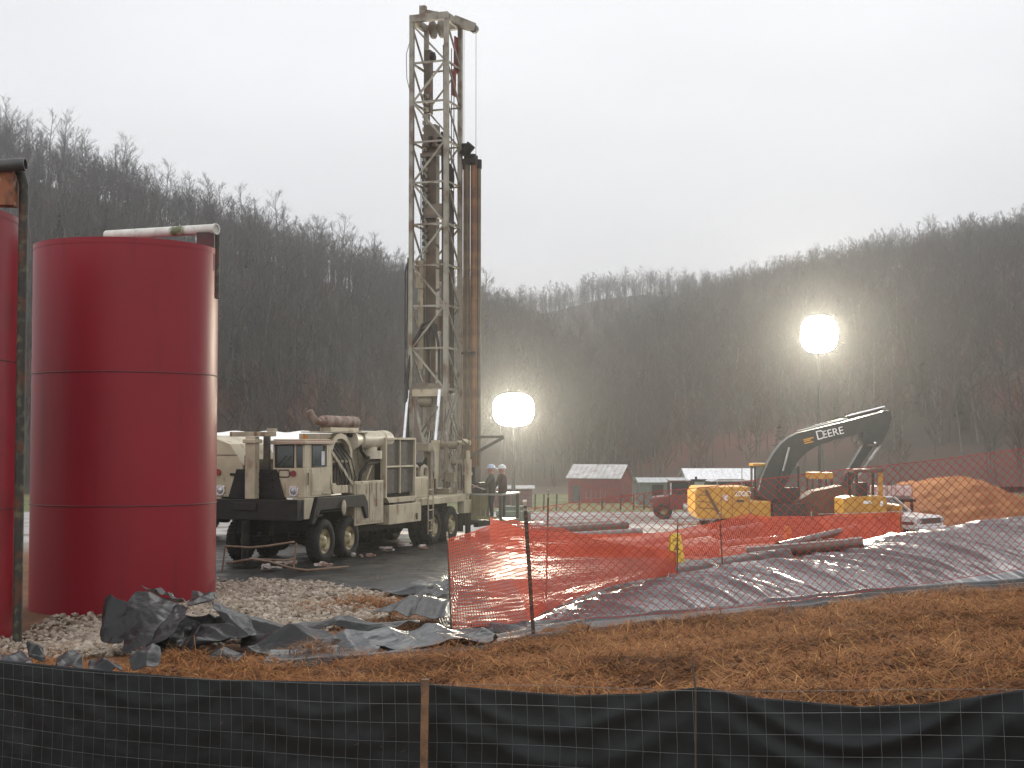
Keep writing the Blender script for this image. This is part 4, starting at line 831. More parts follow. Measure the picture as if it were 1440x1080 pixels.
MB().b2((px_.x - .55, px_.y - .25, H2 - .05), (px_.x - .1, px_.y + .05, zt2)).build('bracket', M('orange_rust_bracket', (.25, .09, .04), r=.8, c2=(.45, .35, .28), sc=4, lo=.55, hi=.65, c3=(.06, .03, .02), sc3=5), t2)
# ================================================================== EXCAVATOR
dyel = M('digger_yellow', (.5, .26, .02), r=.42, c2=(.42, .21, .02), sc=2., c3=(.25, .13, .04), sc3=3, lo3=.6, hi3=.75)
dblk = M('digger_dark_paint', (.014, .017, .017), r=.42, c2=(.025, .027, .027), sc=3)
white_l = M('white_lettering', (.8, .8, .78), r=.5, c2=(.76, .76, .74)); org_l = M('orange_lettering', (.75, .35, .03), r=.5)
EY = 57.; EX0 = (1075 - 720) / F * EY; EZ = z1(EX0, EY); SC = F / EY
ex = thing('excavator', 'yellow excavator with a long dark boom raised over the netting', 'excavator', (EX0, EY, EZ))
def e(px, py): return ((px - 1075) / SC, CZ - (py - 625) / SC - EZ)
def epoly(*p): return [e(*q) for q in p]
tk = MB()
for yy in (-1.35, .75):
    prof = [(-2.1 + .43 * (1 - math.cos(a)) - .0 if False else -1.7 - .42 * math.sin(a), .45 - .42 * math.cos(a)) for a in np.linspace(PI, 0, 12)] + [(1.7 + .42 * math.sin(a), .45 - .42 * math.cos(a)) for a in np.linspace(0, PI, 12)]
    tk = MB().prism(prof, yy, yy + .6, 'y')
    for k in range(28): x = -1.7 + k * 3.4 / 27; tk.b2((x - .05, yy - .02, .0), (x + .05, yy + .62, .05)).b2((x - .05, yy - .02, .86), (x + .05, yy + .62, .92))
    to = tk.build('track', under, ex)
    MB().b2((-1.5, yy - .03, .3), (1.5, yy - .01, .6)).build('track_frame', dblk, to)
MB().b2((-.9, -.75, .4), (.9, .75, .95)).cyl((0, 0, .85), (0, 0, 1.05), .6).build('undercarriage', dblk, ex)
hz = e(0, 683)[1]; hb = e(0, 728)[1]
ho = MB().prism(epoly((971, 690), (976, 683), (1047, 683), (1047, 703), (1075, 703), (1075, 727), (976, 727), (971, 718)), -1.25, 1.2, 'y').build('engine_hood', dyel, ex, bevel=.05)
MB().b2((-.9, -1.2, hb), (1.1, 1.2, hb + .25)).build('deck', dblk, ex)
g = MB()
for px in (1007, 1022, 1045): x = e(px, 0)[0]; g.b2((x - .008, -1.256, hb + .06), (x + .008, -1.251, hz - .05))
x = e(990, 0)[0]
for k in range(3): g.bar((e(976, 694 + 9 * k)[0], -1.26, e(0, 694 + 9 * k)[1]), (e(990 + 3 * k, 694 + 9 * k)[0], -1.26, e(0, 695 + 9 * k)[1]), .01, .03)
g.bar((e(986, 688)[0], -1.262, e(0, 688)[1]), (e(1004, 720)[0], -1.262, e(0, 720)[1]), .015, .12)
g.build('panel_seams', M('seam_dark', (.12, .07, .02), r=.7), ho)
MB().b2((e(1009, 0)[0], -1.262, e(0, 702)[1]), (e(1016, 0)[0], -1.256, e(0, 694)[1])).build('warning_sticker', M('sticker', (.6, .55, .55), r=.5, c2=(.4, .05, .05), sc=9), ho)
MB().tube([(e(1003, 0)[0], -1.0, hz), (e(1003, 0)[0], -1.0, hz + .28), (e(1040, 0)[0], -1.0, hz + .28), (e(1040, 0)[0], -1.0, hz)], .02, 6).tube([(e(1045, 0)[0], 0.4, hz), (e(1045, 0)[0], .4, hz + .75), (e(1058, 0)[0], .4, hz + .75), (e(1060, 0)[0], .4, hz)], .02, 6).build('guard_rail', steelg, ex)
def text(body, name, mat_, parent, loc_, size, rot, extr=.006):
    cu = bpy.data.curves.new(name, 'FONT'); cu.body = body; cu.size = size; cu.extrude = extr
    o = bpy.data.objects.new(name, cu); COL.objects.link(o); dg = bpy.context.evaluated_depsgraph_get()
    me = bpy.data.meshes.new_from_object(o.evaluated_get(dg)); bpy.data.objects.remove(o)
    o = bpy.data.objects.new(name, me); COL.objects.link(o); me.materials.clear(); me.materials.append(mat_); o.parent = parent; o.location = loc_; o.rotation_euler = rot
    return o
x, z = e(1025, 696); text('200D', 'lettering', white_l, ho, (x, -1.262, z), .3, (PI / 2, 0, 0))
MB().b2((e(1028, 0)[0], -1.26, e(0, 704)[1]), (e(1038, 0)[0], -1.256, e(0, 701)[1])).build('badge', dblk, ho)
# cab on the far side
cb = MB(); x0, x1 = e(1063, 0)[0], e(1124, 0)[0]; zc0, zc1 = hb + .25, e(0, 655)[1]
for (xx, yy) in ((x0, .3), (x1, .3), (x0, 1.15), (x1 - .1, 1.15)): cb.b2((xx - .04, yy - .04, zc0), (xx + .04, yy + .04, zc1 - .02))
cb.b2((x0 - .06, .25, zc0), (x1 + .06, 1.2, zc0 + .95)); cb.b2((x0 + .5, -.9, zc0 - .24), (x1 + .1, .24, zc0 + .35))
cbo = cb.build('cab', dblk, ex); MB().b2((x0 - .1, .22, zc1 - .019), (x0 + .55, 1.22, zc1 + .1)).build('cab_roof', dyel, cbo, bevel=.04)
MB().b2((x0 + .05, .28, zc0 + .96), (x1 - .05, .3, zc1 - .04)).b2((x1 - .02, .32, zc0 + .96), (x1, 1.1, zc1 - .04)).build('cab_glass', M('pale_glass', (.16, .19, .18), r=.08, c2=(.2, .23, .22)), cbo)
bp = epoly((1062, 697), (1068, 672), (1077, 652), (1086, 637), (1096, 624), (1107, 615), (1119, 609), (1150, 602), (1190, 592), (1220, 584), (1248, 577), (1250, 580), (1249, 596), (1240, 602), (1205, 610), (1170, 619), (1147, 627), (1132, 636), (1120, 648), (1110, 664), (1102, 682), (1096, 700), (1080, 706))
bo = MB().prism(bp, -.3, .3, 'y').build('boom', dblk, ex, bevel=.03)
tp = MB()
for (p, q) in (((1135, 606), (1185, 594)), ((1188, 591.5), (1240, 578))):
    a = e(*p); b = e(*q); tp.cyl((a[0], .0, a[1] + .1), (b[0], 0, b[1] + .1), .07, n=12)
tp.build('boom_cylinder', dblk, bo)
a, b = e(1192, 590), e(1243, 577); MB().cyl((a[0], -.12, a[1] + .14), (b[0], -.12, b[1] + .14), .04, n=12).build('boom_rod', chrome, bo)
a, b = e(1120, 608), e(1190, 591); MB().tube([(a[0], -.22, a[1] + .05), (b[0], -.22, b[1] + .06)], .03, 8).build('hydraulic_line', M('bright_line', (.55, .55, .55), r=.3, m=.6), bo)
for yy in (-.36, .36): a, b, c = e(1107, 629), e(1098, 662), e(1092, 694); MB().cyl((c[0], yy, c[1]), (b[0], yy, b[1]), .09).build('lift_cylinder', dblk, bo); MB().cyl((b[0], yy, b[1]), (a[0], yy, a[1]), .045).build('lift_rod', M('dull_chrome', (.5, .5, .48), r=.3, m=.8), bo)
an = math.atan2(e(1184, 605)[1] - e(1146, 614)[1], (1184 - 1146) / SC)
x, z = e(1146, 619); o = text('D', 'lettering', white_l, bo, (x, -.306, z), .52, (PI / 2, -an, 0)); x, z = e(1154.5, 616.6); text('EERE', 'lettering', white_l, bo, (x, -.306, z), .42, (PI / 2, -an, 0))
for k, w in enumerate((.42, .28, .36)): x, z = e(1127 + k * .8, 617 + 2.6 * k); MB().box((x + w / 2, -.304, z), (w, .006, .045), m=Matrix.Rotation(-an, 3, 'Y')).build('emblem_bar', org_l, bo)
st = MB().prism(epoly((1240, 578), (1250, 578), (1251, 590), (1246, 606), (1238, 622), (1232, 628), (1222, 624), (1213, 626), (1208, 618), (1212, 604), (1222, 592)), -.33, .33, 'y')
st.prism(epoly((1212, 626), (1226, 628), (1206, 658), (1192, 686), (1180, 686), (1186, 668)), -.2, .2, 'y')
so = st.build('stick', dblk, ex, bevel=.02)
a, b, c = e(1236, 626), e(1222, 646), e(1204, 672); MB().cyl((a[0], -.0, a[1]), (b[0], -.0, b[1]), .09).cyl((b[0], 0, b[1]), (c[0], 0, c[1]), .05).build('stick_cylinder', M('dull_chrome', (.5, .5, .48)), so)
a = e(1227, 623); MB().ball((a[0], -.34, a[1]), (.06, .03, .06)).build('pin', chrome, so)
bk = MB(); op = epoly((1178, 682), (1196, 690), (1193, 714), (1178, 732), (1152, 742), (1126, 742), (1108, 728)); ip = epoly((1112, 706), (1140, 690))
bk.prism(op + ip, -.6, .6, 'y'); bk.prism(op, -.64, -.6, 'y').prism(op, .6, .64, 'y')
for k in range(5): a = e(1114, 724); bk.box((a[0] - .06, -.5 + k * .25, a[1] + .08), (.16, .09, .2))
bko = bk.build('bucket', M('muddy_bucket', (.13, .06, .03), r=.7, c2=(.07, .04, .025), sc=3, bump=.4), ex)
# ================================================================== BULLDOZER behind / right of the excavator
bd = thing('bulldozer', 'small yellow bulldozer with an open roll cage beside the pickup truck', 'bulldozer', (0, 0, 0)); DY = 54.; S2 = F / DY
DX = (1225 - 720) / F * DY; DZ = z1(DX, DY); bd.location = (DX, DY, DZ)
def d_(px, py): return ((px - 1225) / S2, CZ - (py - 625) / S2 - DZ)
MB().prism([d_(*q) for q in ((1178, 700), (1190, 697), (1238, 697), (1239, 724), (1178, 726))], -.75, .75, 'y').build('body', dyel, bd, bevel=.04)
for y0 in (-1.05, .6):
    tr_ = MB().prism([d_(*q) for q in ((1176, 745), (1180, 729), (1240, 729), (1246, 745), (1240, 762), (1180, 762))], y0, y0 + .45, 'y')
    for k in range(16): x = d_(1182 + k * 3.8, 0)[0]; tr_.b2((x - .03, y0 - .01, d_(0, 729)[1]), (x + .03, y0 + .46, d_(0, 729)[1] + .05))
    tr_.build('track', under, bd)
cg = MB()
for px in (1198, 1232):
    for yy in (-.6, .6): a = d_(px, 697); b = d_(px, 664); cg.b2((a[0] - .05, yy - .05, a[1]), (a[0] + .05, yy + .05, b[1]))
a = d_(1194, 664); b = d_(1234, 660); cgo = cg.build('roll_cage', dblk, bd); MB().b2((a[0], -.7, a[1]), (b[0], .7, b[1] + .02)).build('canopy', M('canopy_dull', (.1, .05, .04), r=.6), cgo)
MB().b2((d_(1228, 0)[0], -.66, d_(0, 697)[1]), (d_(1234, 0)[0], -.62, d_(0, 664)[1])).build('yellow_post', dyel, bd)
MB().b2((d_(1200, 0)[0], -.3, d_(0, 697)[1]), (d_(1216, 0)[0], .3, d_(0, 678)[1])).build('seat', hose_m, bd)
MB().b2((d_(1206, 0)[0], -.762, d_(0, 707)[1]), (d_(1217, 0)[0], -.756, d_(0, 703)[1])).b2((d_(1229, 0)[0], -.762, d_(0, 710)[1]), (d_(1233, 0)[0], -.756, d_(0, 703)[1])).build('decal', white_l, bd)
bl = MB(); bl.grid(lambda u, v: (d_(1252, 0)[0] + .25 * (v - .5) ** 2 * 4 * .35, -1.3 + 2.6 * u, d_(0, 740)[1] + v * .85), 6, 10); blo = bl.build('blade', dyel, bd); blo.modifiers.new('t', 'SOLIDIFY').thickness = .05
MB().bar((d_(1240, 0)[0], -.8, .5), (d_(1252, 0)[0], -.8, .5), .1).bar((d_(1240, 0)[0], .8, .5), (d_(1252, 0)[0], .8, .5), .1).build('push_arm', dblk, bd)
# second machine mostly hidden: only its yellow canopy shows
lo = thing('loader', 'wheel loader with flat yellow canopy half hidden behind the excavator bucket', 'loader', on(1152, 66)); oz = Vector(lo.location)
a, b = at(1137, 673, 66) - oz, at(1167, 664, 66) - oz
MB().b2((a.x, -.7, a.z), (b.x, .7, b.z)).build('canopy', dyel, lo, bevel=.03)
m = MB()
for xx in (a.x + .06, b.x - .06):
    for yy in (-.6, .6): m.b2((xx - .04, yy - .04, 1.5), (xx + .04, yy + .04, a.z))
m.build('canopy_post', dblk, lo)
MB().prism([(-1.4, .7), (1.3, .7), (1.3, 1.3), (.5, 1.6), (-1.4, 1.7)], -.6, .6, 'y').build('body', dyel, lo, bevel=.03)
for xx in (-.9, .9):
    for yy in (-.75, .75): wh = wheel(lo, xx, yy, .5, .5, .35); wh.rotation_euler = (0, 0, PI / 2)
# ================================================================== PICKUP, RED TRUCK, PARKED CAR
carw = M('white_car_paint', (.62, .61, .6), r=.25, c2=(.56, .55, .54), coat=.4); cgl = M('car_glass', (.02, .024, .026), r=.06)
pk = thing('pickup_truck', 'white pickup truck parked nose out at the foot of the soil heap', 'pickup truck', on(1234, 58.5), R(-50)); 
body = MB()
body.prism([(-2.9, .55), (2.35, .55), (2.45, .72), (2.42, 1.0), (2.3, 1.08), (.95, 1.16), (.9, 1.17), (-.95, 1.17), (-2.9, 1.12)], -.92, .92, 'y')
pb = body.build('body', carw, pk, bevel=.05)
cabp = [(-.95, 1.171), (.95, 1.171), (.3, 1.72), (.1, 1.78), (-.7, 1.78), (-.85, 1.72)]
cbm = MB(); 
cbm.b2((-.86, -.74, 1.72), (.22, .74, 1.79))
for yy in (-1, 1):
    cbm.bar((.98, yy * .82, 1.17), (.25, yy * .72, 1.74), .08); cbm.bar((-.95, yy * .82, 1.17), (-.83, yy * .72, 1.74), .1); cbm.bar((.0, yy * .83, 1.17), (-.05, yy * .73, 1.74), .06)
pc = cbm.build('cab_frame', carw, pb, bevel=.015)
MB().prism([(-.88, 1.172), (.9, 1.172), (.22, 1.715), (-.8, 1.715)], -.75, .75, 'y').build('windows', cgl, pb)
MB().b2((2.43, -.72, .78), (2.47, .72, 1.0)).build('radiator_grille', M('grille_dark', (.05, .05, .05), r=.3, m=.4), pb)
MB().b2((2.36, -.95, .48), (2.56, .95, .68)).build('bumper', chrome, pb, bevel=.03)
for yy in (-.78, .78): MB().b2((2.44, yy - .12, .82), (2.49, yy + .12, .98)).build('headlight', lens, pb)
MB().b2((.75, -1.1, 1.15), (.9, -.93, 1.32)).build('mirror', blackp, pb)
MB().b2((-2.9, -.93, .74), (2.3, -.925, .86)).build('side_stripe', M('dark_red_stripe', (.15, .03, .03), r=.3), pb)
for xx in (-1.9, 1.55):
    for yy, sd in ((-.82, -1), (.82, 1)): wh = wheel(pk, xx, yy, .38, .38, .26, -sd, M('alloy', (.4, .4, .4), m=.7, r=.35)); wh.rotation_euler = (0, 0, PI / 2)
rt = thing('red_truck', 'old dark red flatbed truck with a black headboard facing the barn', 'truck', on(955, 88)); dr = M('dark_red_paint', (.14, .02, .018), r=.4, c2=(.1, .015, .014), sc=3)
rb = MB().prism([(-1.7, .6), (-1.72, 1.2), (-1.6, 1.35), (-.7, 1.45), (-.7, .6)], -.9, .9, 'y').build('bonnet', dr, rt, bevel=.06)
rc = MB().b2((-.7, -.95, .6), (.6, .95, 1.5)).b2((-.65, -.9, 2.25), (.55, .9, 2.35))
for xx in (-.62, .5):
    for yy in (-.86, .86): rc.b2((xx - .05, yy - .04, 1.5), (xx + .05, yy + .04, 2.25))
rco = rc.build('cab', dr, rt, bevel=.03); MB().b2((-.58, -.82, 1.51), (.46, .82, 2.24)).build('windows', cgl, rco)
MB().b2((-.75, -.95, 2.352), (.3, .95, 2.41)).build('roof_rack', M('pale_rack', (.5, .5, .5), r=.4), rco)
MB().b2((-.68, -.98, 1.5), (-.6, -.9, 2.2)).build('mirror', M('pale_mirror', (.5, .5, .5), r=.3), rco)
MB().b2((.65, -1.1, .85), (4.6, 1.1, 1.0)).build('flatbed', under, rt)
hbd = MB().b2((.7, -1.05, 1.0), (.8, 1.05, 2.3)).b2((.6, -1.0, 2.3), (2.3, -.9, 2.45)).b2((.8, -1.02, 1.4), (2.0, -.98, 2.0)); hbd.cyl((.9, -.95, 2.45), (.9, -.95, 2.6), .07).build('headboard', under, rt)
MB().cyl((.1, -.98, .75), (1.3, -.98, .75), .26).build('fuel_tank', M('pale_tank', (.5, .49, .46), r=.35, m=.4), rt)
for xx in (-1.05, 1.9, 3.2):
    for yy in (-.85, .85): wh = wheel(rt, xx, yy, .48, .48, .3); wh.rotation_euler = (0, 0, PI / 2)
pcx = thing('parked_car', 'silver car roof showing just above the excavator engine hood', 'car', on(1032, 72), .1); sv = M('silver_car_paint', (.45, .46, .48), r=.25, m=.3)
cb_ = MB().prism([(-2.1, .35), (2.1, .35), (2.15, .8), (2.0, .95), (-2.05, 1.0), (-2.15, .8)], -.88, .88, 'y').build('body', sv, pcx, bevel=.06)
zr = (at(1032, 674, 72) - Vector(pcx.location)).z
MB().prism([(-1.35, zr - .1), (-1.2, zr), (1.1, zr), (1.3, zr - .1)], -.75, .75, 'y').build('roof', sv, cb_, bevel=.03); MB().prism([(-1.75, 1.0), (1.75, .96), (1.28, zr - .1), (-1.33, zr - .1)], -.72, .72, 'y').build('windows', cgl, cb_)
for xx in (-1.3, 1.3):
    for yy in (-.75, .75): wh = wheel(pcx, xx, yy, .33, .33, .22); wh.rotation_euler = (0, 0, PI / 2)
# flat trailer with two pale totes
ft = thing('flat_trailer', 'low flat trailer carrying two pale plastic totes before the soil heap', 'trailer', on(1253, 61)); oz = Vector(ft.location)
zd = (at(1253, 701, 61) - oz).z
MB().b2((-1.0, -.8, zd - .12), (.8, .8, zd)).build('bed', under, ft)
for xx in (-.5, .5):
    for yy in (-.85, .85): wh = wheel(ft, xx, yy, .4, .4, .25); wh.rotation_euler = (0, 0, PI / 2)
m = MB()
for xx in (-.85, .65): m.b2((xx - .05, -.75, 0), (xx + .05, -.65, zd - .12)); m.b2((xx - .05, .65, 0), (xx + .05, .75, zd - .12))
m.build('prop', under, ft)
tot = M('pink_white_plastic', (.62, .4, .37), r=.45, c2=(.66, .5, .47), sc=2)
for k, (px, w, lb) in enumerate(((1238, .34, 'narrower pale pink tote beside the bulldozer'), (1261, .52, 'wider pale pink tote on the trailer before the soil heap'))):
    p = Vector(at(px, 701, 61)); p.z = oz.z + zd; b_ = thing('plastic_tote', lb, 'tote', p, 0, 'totes on the flat trailer')
    MB().b2((-w, -.5, .08), (w, .5, .56)).build('tank', tot, b_, bevel=.08); mm = MB()
    for k2 in range(4): xx = -w + 2 * w * k2 / 3; mm.b2((xx - .012, -.52, .0), (xx + .012, -.505, .6))
    mm.b2((-w, -.521, .0), (w, -.506, .05)).b2((-w, -.522, .56), (w, -.506, .6)).b2((-w, -.5, .0), (w, .5, .07)).build('cage', steelg, b_)
# ================================================================== SOIL HEAP
HY = 66.; hp = at(1345, 700, HY)
nx, ny = 170, 130; U, V = np.meshgrid(np.linspace(-13, 19, nx), np.linspace(-11, 11, ny))
X = hp.x + U; Y = hp.y + V
prof = np.interp(X, [at(p, 0, HY).x for p in (1175, 1215, 1245, 1275, 1330, 1370, 1400, 1440, 1500, 1600)], [-1.2, -.6, .75, 1.2, 1.5, 1.25, .75, .2, .0, -1.2])
Z = -1.3 + (prof + 1.3) * np.exp(-(np.abs(V) / 6.8) ** 2.6) + .22 * fbm(X * .8, Y * .8, 3) + .16 * fbm(X * 3, Y * 3, 5, 5)
Z = np.maximum(Z, zt(X, Y) - .2 - .4 * (1 - np.exp(-((np.abs(V) / 9.5) ** 8))))
o = nparr_obj('soil_heap', np.stack([X.ravel(), Y.ravel(), Z.ravel()], 1), grid_faces(nx, ny), M('orange_clay', (.2, .088, .038), r=.9, c2=(.145, .06, .027), sc=1.2, c3=(.235, .11, .046), spec=.06, sc3=.6, bump=.5, bs=14), smooth=True)
tag(o, 'broad heap of orange brown excavated soil behind the coarse netting', 'soil heap')
# ================================================================== BUILDINGS IN THE FIELD
bw = M('barn_red_boards', (.21, .032, .03), r=.85, c2=(.15, .027, .027), sc=1.4, c3=(.16, .06, .05), sc3=3); tin = M('grey_tin_roof', (.36, .36, .37), r=.45, c2=(.27, .27, .27), sc=.9, c3=(.2, .15, .12), sc3=1.5, m=.3)
def gable(name, label, cat, px0, px1, pyb, pye, pyr, Y, depth, wall, roof, over=.25, gx=0., rot=0., group=None):
    c = at((px0 + px1) / 2, pyb, Y); s = F / Y; W = (px1 - px0) / s; He = (pyb - pye) / s; Hr = (pyb - pyr) / s
    t = thing(name, label, cat, (c.x, Y, c.z), rot)
    w = MB().prism([(0, -.6), (depth, -.6), (depth, He), (depth / 2, Hr - .02), (0, He)], -W / 2, W / 2, 'x')
    k = 0; x = -W / 2 + .15
    while x < W / 2: w.b2((x, -.025, -.6), (x + .05, -.003, He - .08)); x += .32
    wo = w.build('wall', wall, t)
    sl = (Hr - He) / (depth / 2)
    r = MB()
    for sd in (0, 1):
        y0, y1 = (-over, depth / 2) if sd == 0 else (depth + over, depth / 2)
        z0 = He - over * sl + .03
        r.add([(-W / 2 - over, y0, z0), (W / 2 + over, y0, z0), (W / 2 + over, y1, Hr + .03), (-W / 2 - over, y1, Hr + .03), (-W / 2 - over, y0, z0 + .08), (W / 2 + over, y0, z0 + .08), (W / 2 + over, y1, Hr + .11), (-W / 2 - over, y1, Hr + .11)], [(0, 1, 2, 3), (7, 6, 5, 4), (0, 4, 5, 1), (1, 5, 6, 2), (2, 6, 7, 3), (3, 7, 4, 0)])
        x = -W / 2 - over
        while x < W / 2 + over: r.bar((x + .05, y0, z0 + .1), (x + .05, y1, Hr + .13), .04, .04); x += .6
    r.build('roof', roof, t); return t, W, He, Hr
t, W, He, Hr = gable('red_barn', 'weathered red wooden barn with a grey tin roof in the field', 'barn', 797, 873, 707, 672, 655, 158, 4.6, bw, tin, rot=R(-22))
for xx in (-W / 2 + .5,): MB().b2((xx, -.06, 0), (xx + .9, -.03, 1.9)).build('door', M('grey_door_boards', (.09, .075, .075), r=.9), t)
for k in range(5): MB().b2((-.9 + k * .55, -.05, .0), (-.83 + k * .55, -.028, 1.2 + .3 * (k % 2))).build('pale_board', M('pale_board', (.2, .15, .14), r=.9), t)
t, W, He, Hr = gable('field_shed', 'long low dull red shed with pale roof edge behind the light tower', 'shed', 695, 748, 714, 688, 685, 140, 4., M('dull_red_shed', (.12, .045, .045), r=.85, c2=(.09, .035, .035)), tin)
MB().b2((-W / 2 + .6, -.06, 0), (-W / 2 + 1.5, -.03, 1.5)).build('door', M('dark_opening', (.03, .02, .02), r=.9), t)
t, W, He, Hr = gable('white_house', 'pale farm building with a wide white metal roof behind the silver car', 'house', 968, 1068, 697, 675, 661, 150, 7.5, M('pale_siding', (.36, .39, .37), r=.8), M('white_metal_roof', (.72, .73, .75), r=.4))
for k in range(3):
    wi = MB().b2((-2 + 2 * k, -.05, .6), (-1.3 + 2 * k, -.03, 1.3)).build('window', carw, t); MB().b2((-1.95 + 2 * k, -.06, .65), (-1.35 + 2 * k, -.051, 1.25)).build('pane', cgl, wi)
t, W, He, Hr = gable('green_outbuilding', 'low grey green outbuilding with a thin pale roof beyond the red truck', 'outbuilding', 900, 966, 702, 679, 674, 140, 5, M('grey_green_siding', (.14, .17, .155), r=.8), M('pale_roof_sheet', (.38, .4, .41), r=.45))
MB().b2((-W / 2 + 1.2, -.06, 0), (-W / 2 + 2.3, -.03, 1.4)).build('door', M('dark_opening', (.03, .02, .02)), t)
fd = thing('field_fence', 'old wire fence on dark wooden posts along the grass field edge', 'fence', on(800, 118)); fo = Vector(fd.location)
prev = None
for px in (738, 752, 764, 782, 814, 846, 872, 890, 905, 925, 948):
    p = on(px, 118 + (px % 7) * .1) - fo; MB().cyl((p.x, p.y, p.z - .3), (p.x + .05, p.y, p.z + 1.0 + .15 * (px % 3)), .07, n=8).build('post', M('dark_fence_post', (.045, .038, .032), r=.9), fd)
    if prev is not None:
        w = MB()
        for h in (.4, .75, 1.): w.tube([prev + Vector((0, -.08, h)), p + Vector((0, -.08, h))], .008, 4)
        w.build('wire', steelg, fd)
    prev = p
# ================================================================== LIGHT TOWERS
glow = emis('lit_floodlight', (1., .9, .7), LAMP)
def tower(label, px, pyc, Y, nx, nz, w, h, pole_top, group='light towers'):
    t = thing('light_tower', label, 'light tower', on(px, Y), 0, group); o3 = Vector(t.location); c = at(px, pyc, Y) - o3
    m = MB(); zc = c.z
    m.cyl((0, 0, 0.3), (0, 0, zc * .45), .09, n=12).cyl((0, 0, zc * .45), (0, 0, zc * .75), .065, n=12).cyl((0, 0, zc * .75), (0, 0, zc + h), .045, n=12); m.build('pole', dblk, t)
    b = MB().b2((-.75, -.5, .35), (.75, .5, 1.0)); b.b2((-.5, -.3, 1.0), (.5, .3, 1.2)); bo_ = b.build('generator_box', M('dark_green_cabinet', (.03, .055, .045), r=.45), t, bevel=.03)
    m = MB()
    for s_ in (-1, 1): m.bar((s_ * .6, 0, .4), (s_ * 1.2, -.5, .05), .07); m.bar((s_ * .6, 0, .4), (s_ * 1.2, .5, .05), .07); m.cyl((s_ * .78, -.1, .3), (s_ * .9, -.1, .3), .3, n=18)
    m.build('trailer_base', under, t)
    m = MB()
    m.b2((-w * .5, .12, zc - .03), (w * .5, .18, zc + .03))
    m.build('crossbar', steelg, t)
    A_, B_ = w * nx, w * nz
    def oval(k): return [(k * A_ * abs(math.cos(q_)) ** .72 * (1 if math.cos(q_) > 0 else -1), k * B_ * abs(math.sin(q_)) ** .72 * (1 if math.sin(q_) > 0 else -1)) for q_ in np.linspace(0, 2 * PI, 40, endpoint=False)]
    def dome(rings):
        m = MB(); V_ = []
        for k, yy in rings: V_ += [(x, yy, z) for x, z in oval(k)]
        fs = [(a * 40 + q, a * 40 + (q + 1) % 40, (a + 1) * 40 + (q + 1) % 40, (a + 1) * 40 + q) for a in range(len(rings) - 1) for q in range(40)]
        return m.add(V_, fs, True)
    hd = dome([(.02, .2), (.6, .18), (.95, .05), (1.0, -.1)]).build('floodlight', steelg, t, loc=(0, -.1, zc), rot=(R(6), 0, 0))
    dome([(.005, -.3), (.5, -.28), (.8, -.22), (.97, -.11)]).build('lit_lens', glow, hd)
    return t
tower('lower light tower blazing beside the drilling rig and the shed', 722, 576, 62, 1.12, .9, .8, .0, 600)
tower('taller light tower blazing above the excavator boom', 1152, 470, 75, 1., 1., .98, .0, 500)
# ================================================================== PIPES AND SMALL THINGS ON THE GROUND
pr = M('brown_pipe', (.13, .055, .035), r=.42, c2=(.2, .1, .06), sc=3); pd = M('dark_wet_pipe', (.05, .035, .03), r=.28, c2=(.1, .06, .045), sc=3); pg = M('wet_grey_pipe', (.16, .14, .13), r=.2, c2=(.22, .19, .17), sc=3)
for (p0, y0, Y0, p1, y1, Y1, r, mt_, lb) in (
    (672, 752, 41, 880, 739, 45, .12, pd, 'dark wet casing pipe farthest back, nearest the gravel lot'),
    (742, 757, 38, 900, 748, 40, .1, pg, 'grey pipe lying just before the farthest dark casing pipe'),
    (880, 768, 34.5, 1070, 738, 39.5, .075, pg, 'thin pale wet pipe running behind the yellow floor sign'),
    (985, 767, 34, 1100, 757, 36.5, .08, pg, 'short pale wet pipe before the bulky net fold'),
    (770, 773, 33.4, 1010, 775, 33.0, .13, pr, 'long thick red-brown pipe inside the fine orange netting'),
    (1050, 781, 28.6, 1212, 786, 28.3, .125, pd, 'big rusty pipe with a sawn end resting on the bank top'),
    (1095, 768, 31, 1205, 742, 35, .09, pd, 'dark pipe slanting up beside the taut netting line'),
    (700, 742, 46, 860, 733, 52, .06, pg, 'thin pale rod lying across the gravel lot edge')):
    a, b = at(p0, y0, Y0), at(p1, y1, Y1)
    for v in (a, b): v.z = max(v.z, z1(v.x, v.y) + r + .02)
    t = thing('steel_pipe', lb, 'pipe', (a + b) / 2, 0, 'steel pipes laid about the work area'); c = (a + b) / 2
    MB().hollow(a - c, b - c, r, r * .82, 20).build('tube', mt_, t); d = (b - a).normalized(); MB().hollow(b - c - d * .25, b - c + d * .02, r * 1.12, r * .8, 20).build('collar', mt_, t)
for k, px in enumerate((1150, 1166)):
    p = on(px, 28.45); t = thing('pipe_stand', ['small bent steel stand under the big rusty pipe, beside the net fold', 'small bent steel stand nearest the sawn end of the rusty pipe'][k], 'stand', p)
    MB().tube([(-.14, 0, 0.), (-.02, 0, .3), (.05, 0, .3), (.16, 0, 0.)], .018, 6).build('legs', steelg, t); MB().tube([(-.1, 0, .12), (.11, 0, .12)], .015, 6).build('brace', steelg, t)
ysign = M('wet_floor_yellow', (.75, .5, .03), r=.4, c2=(.66, .43, .03))
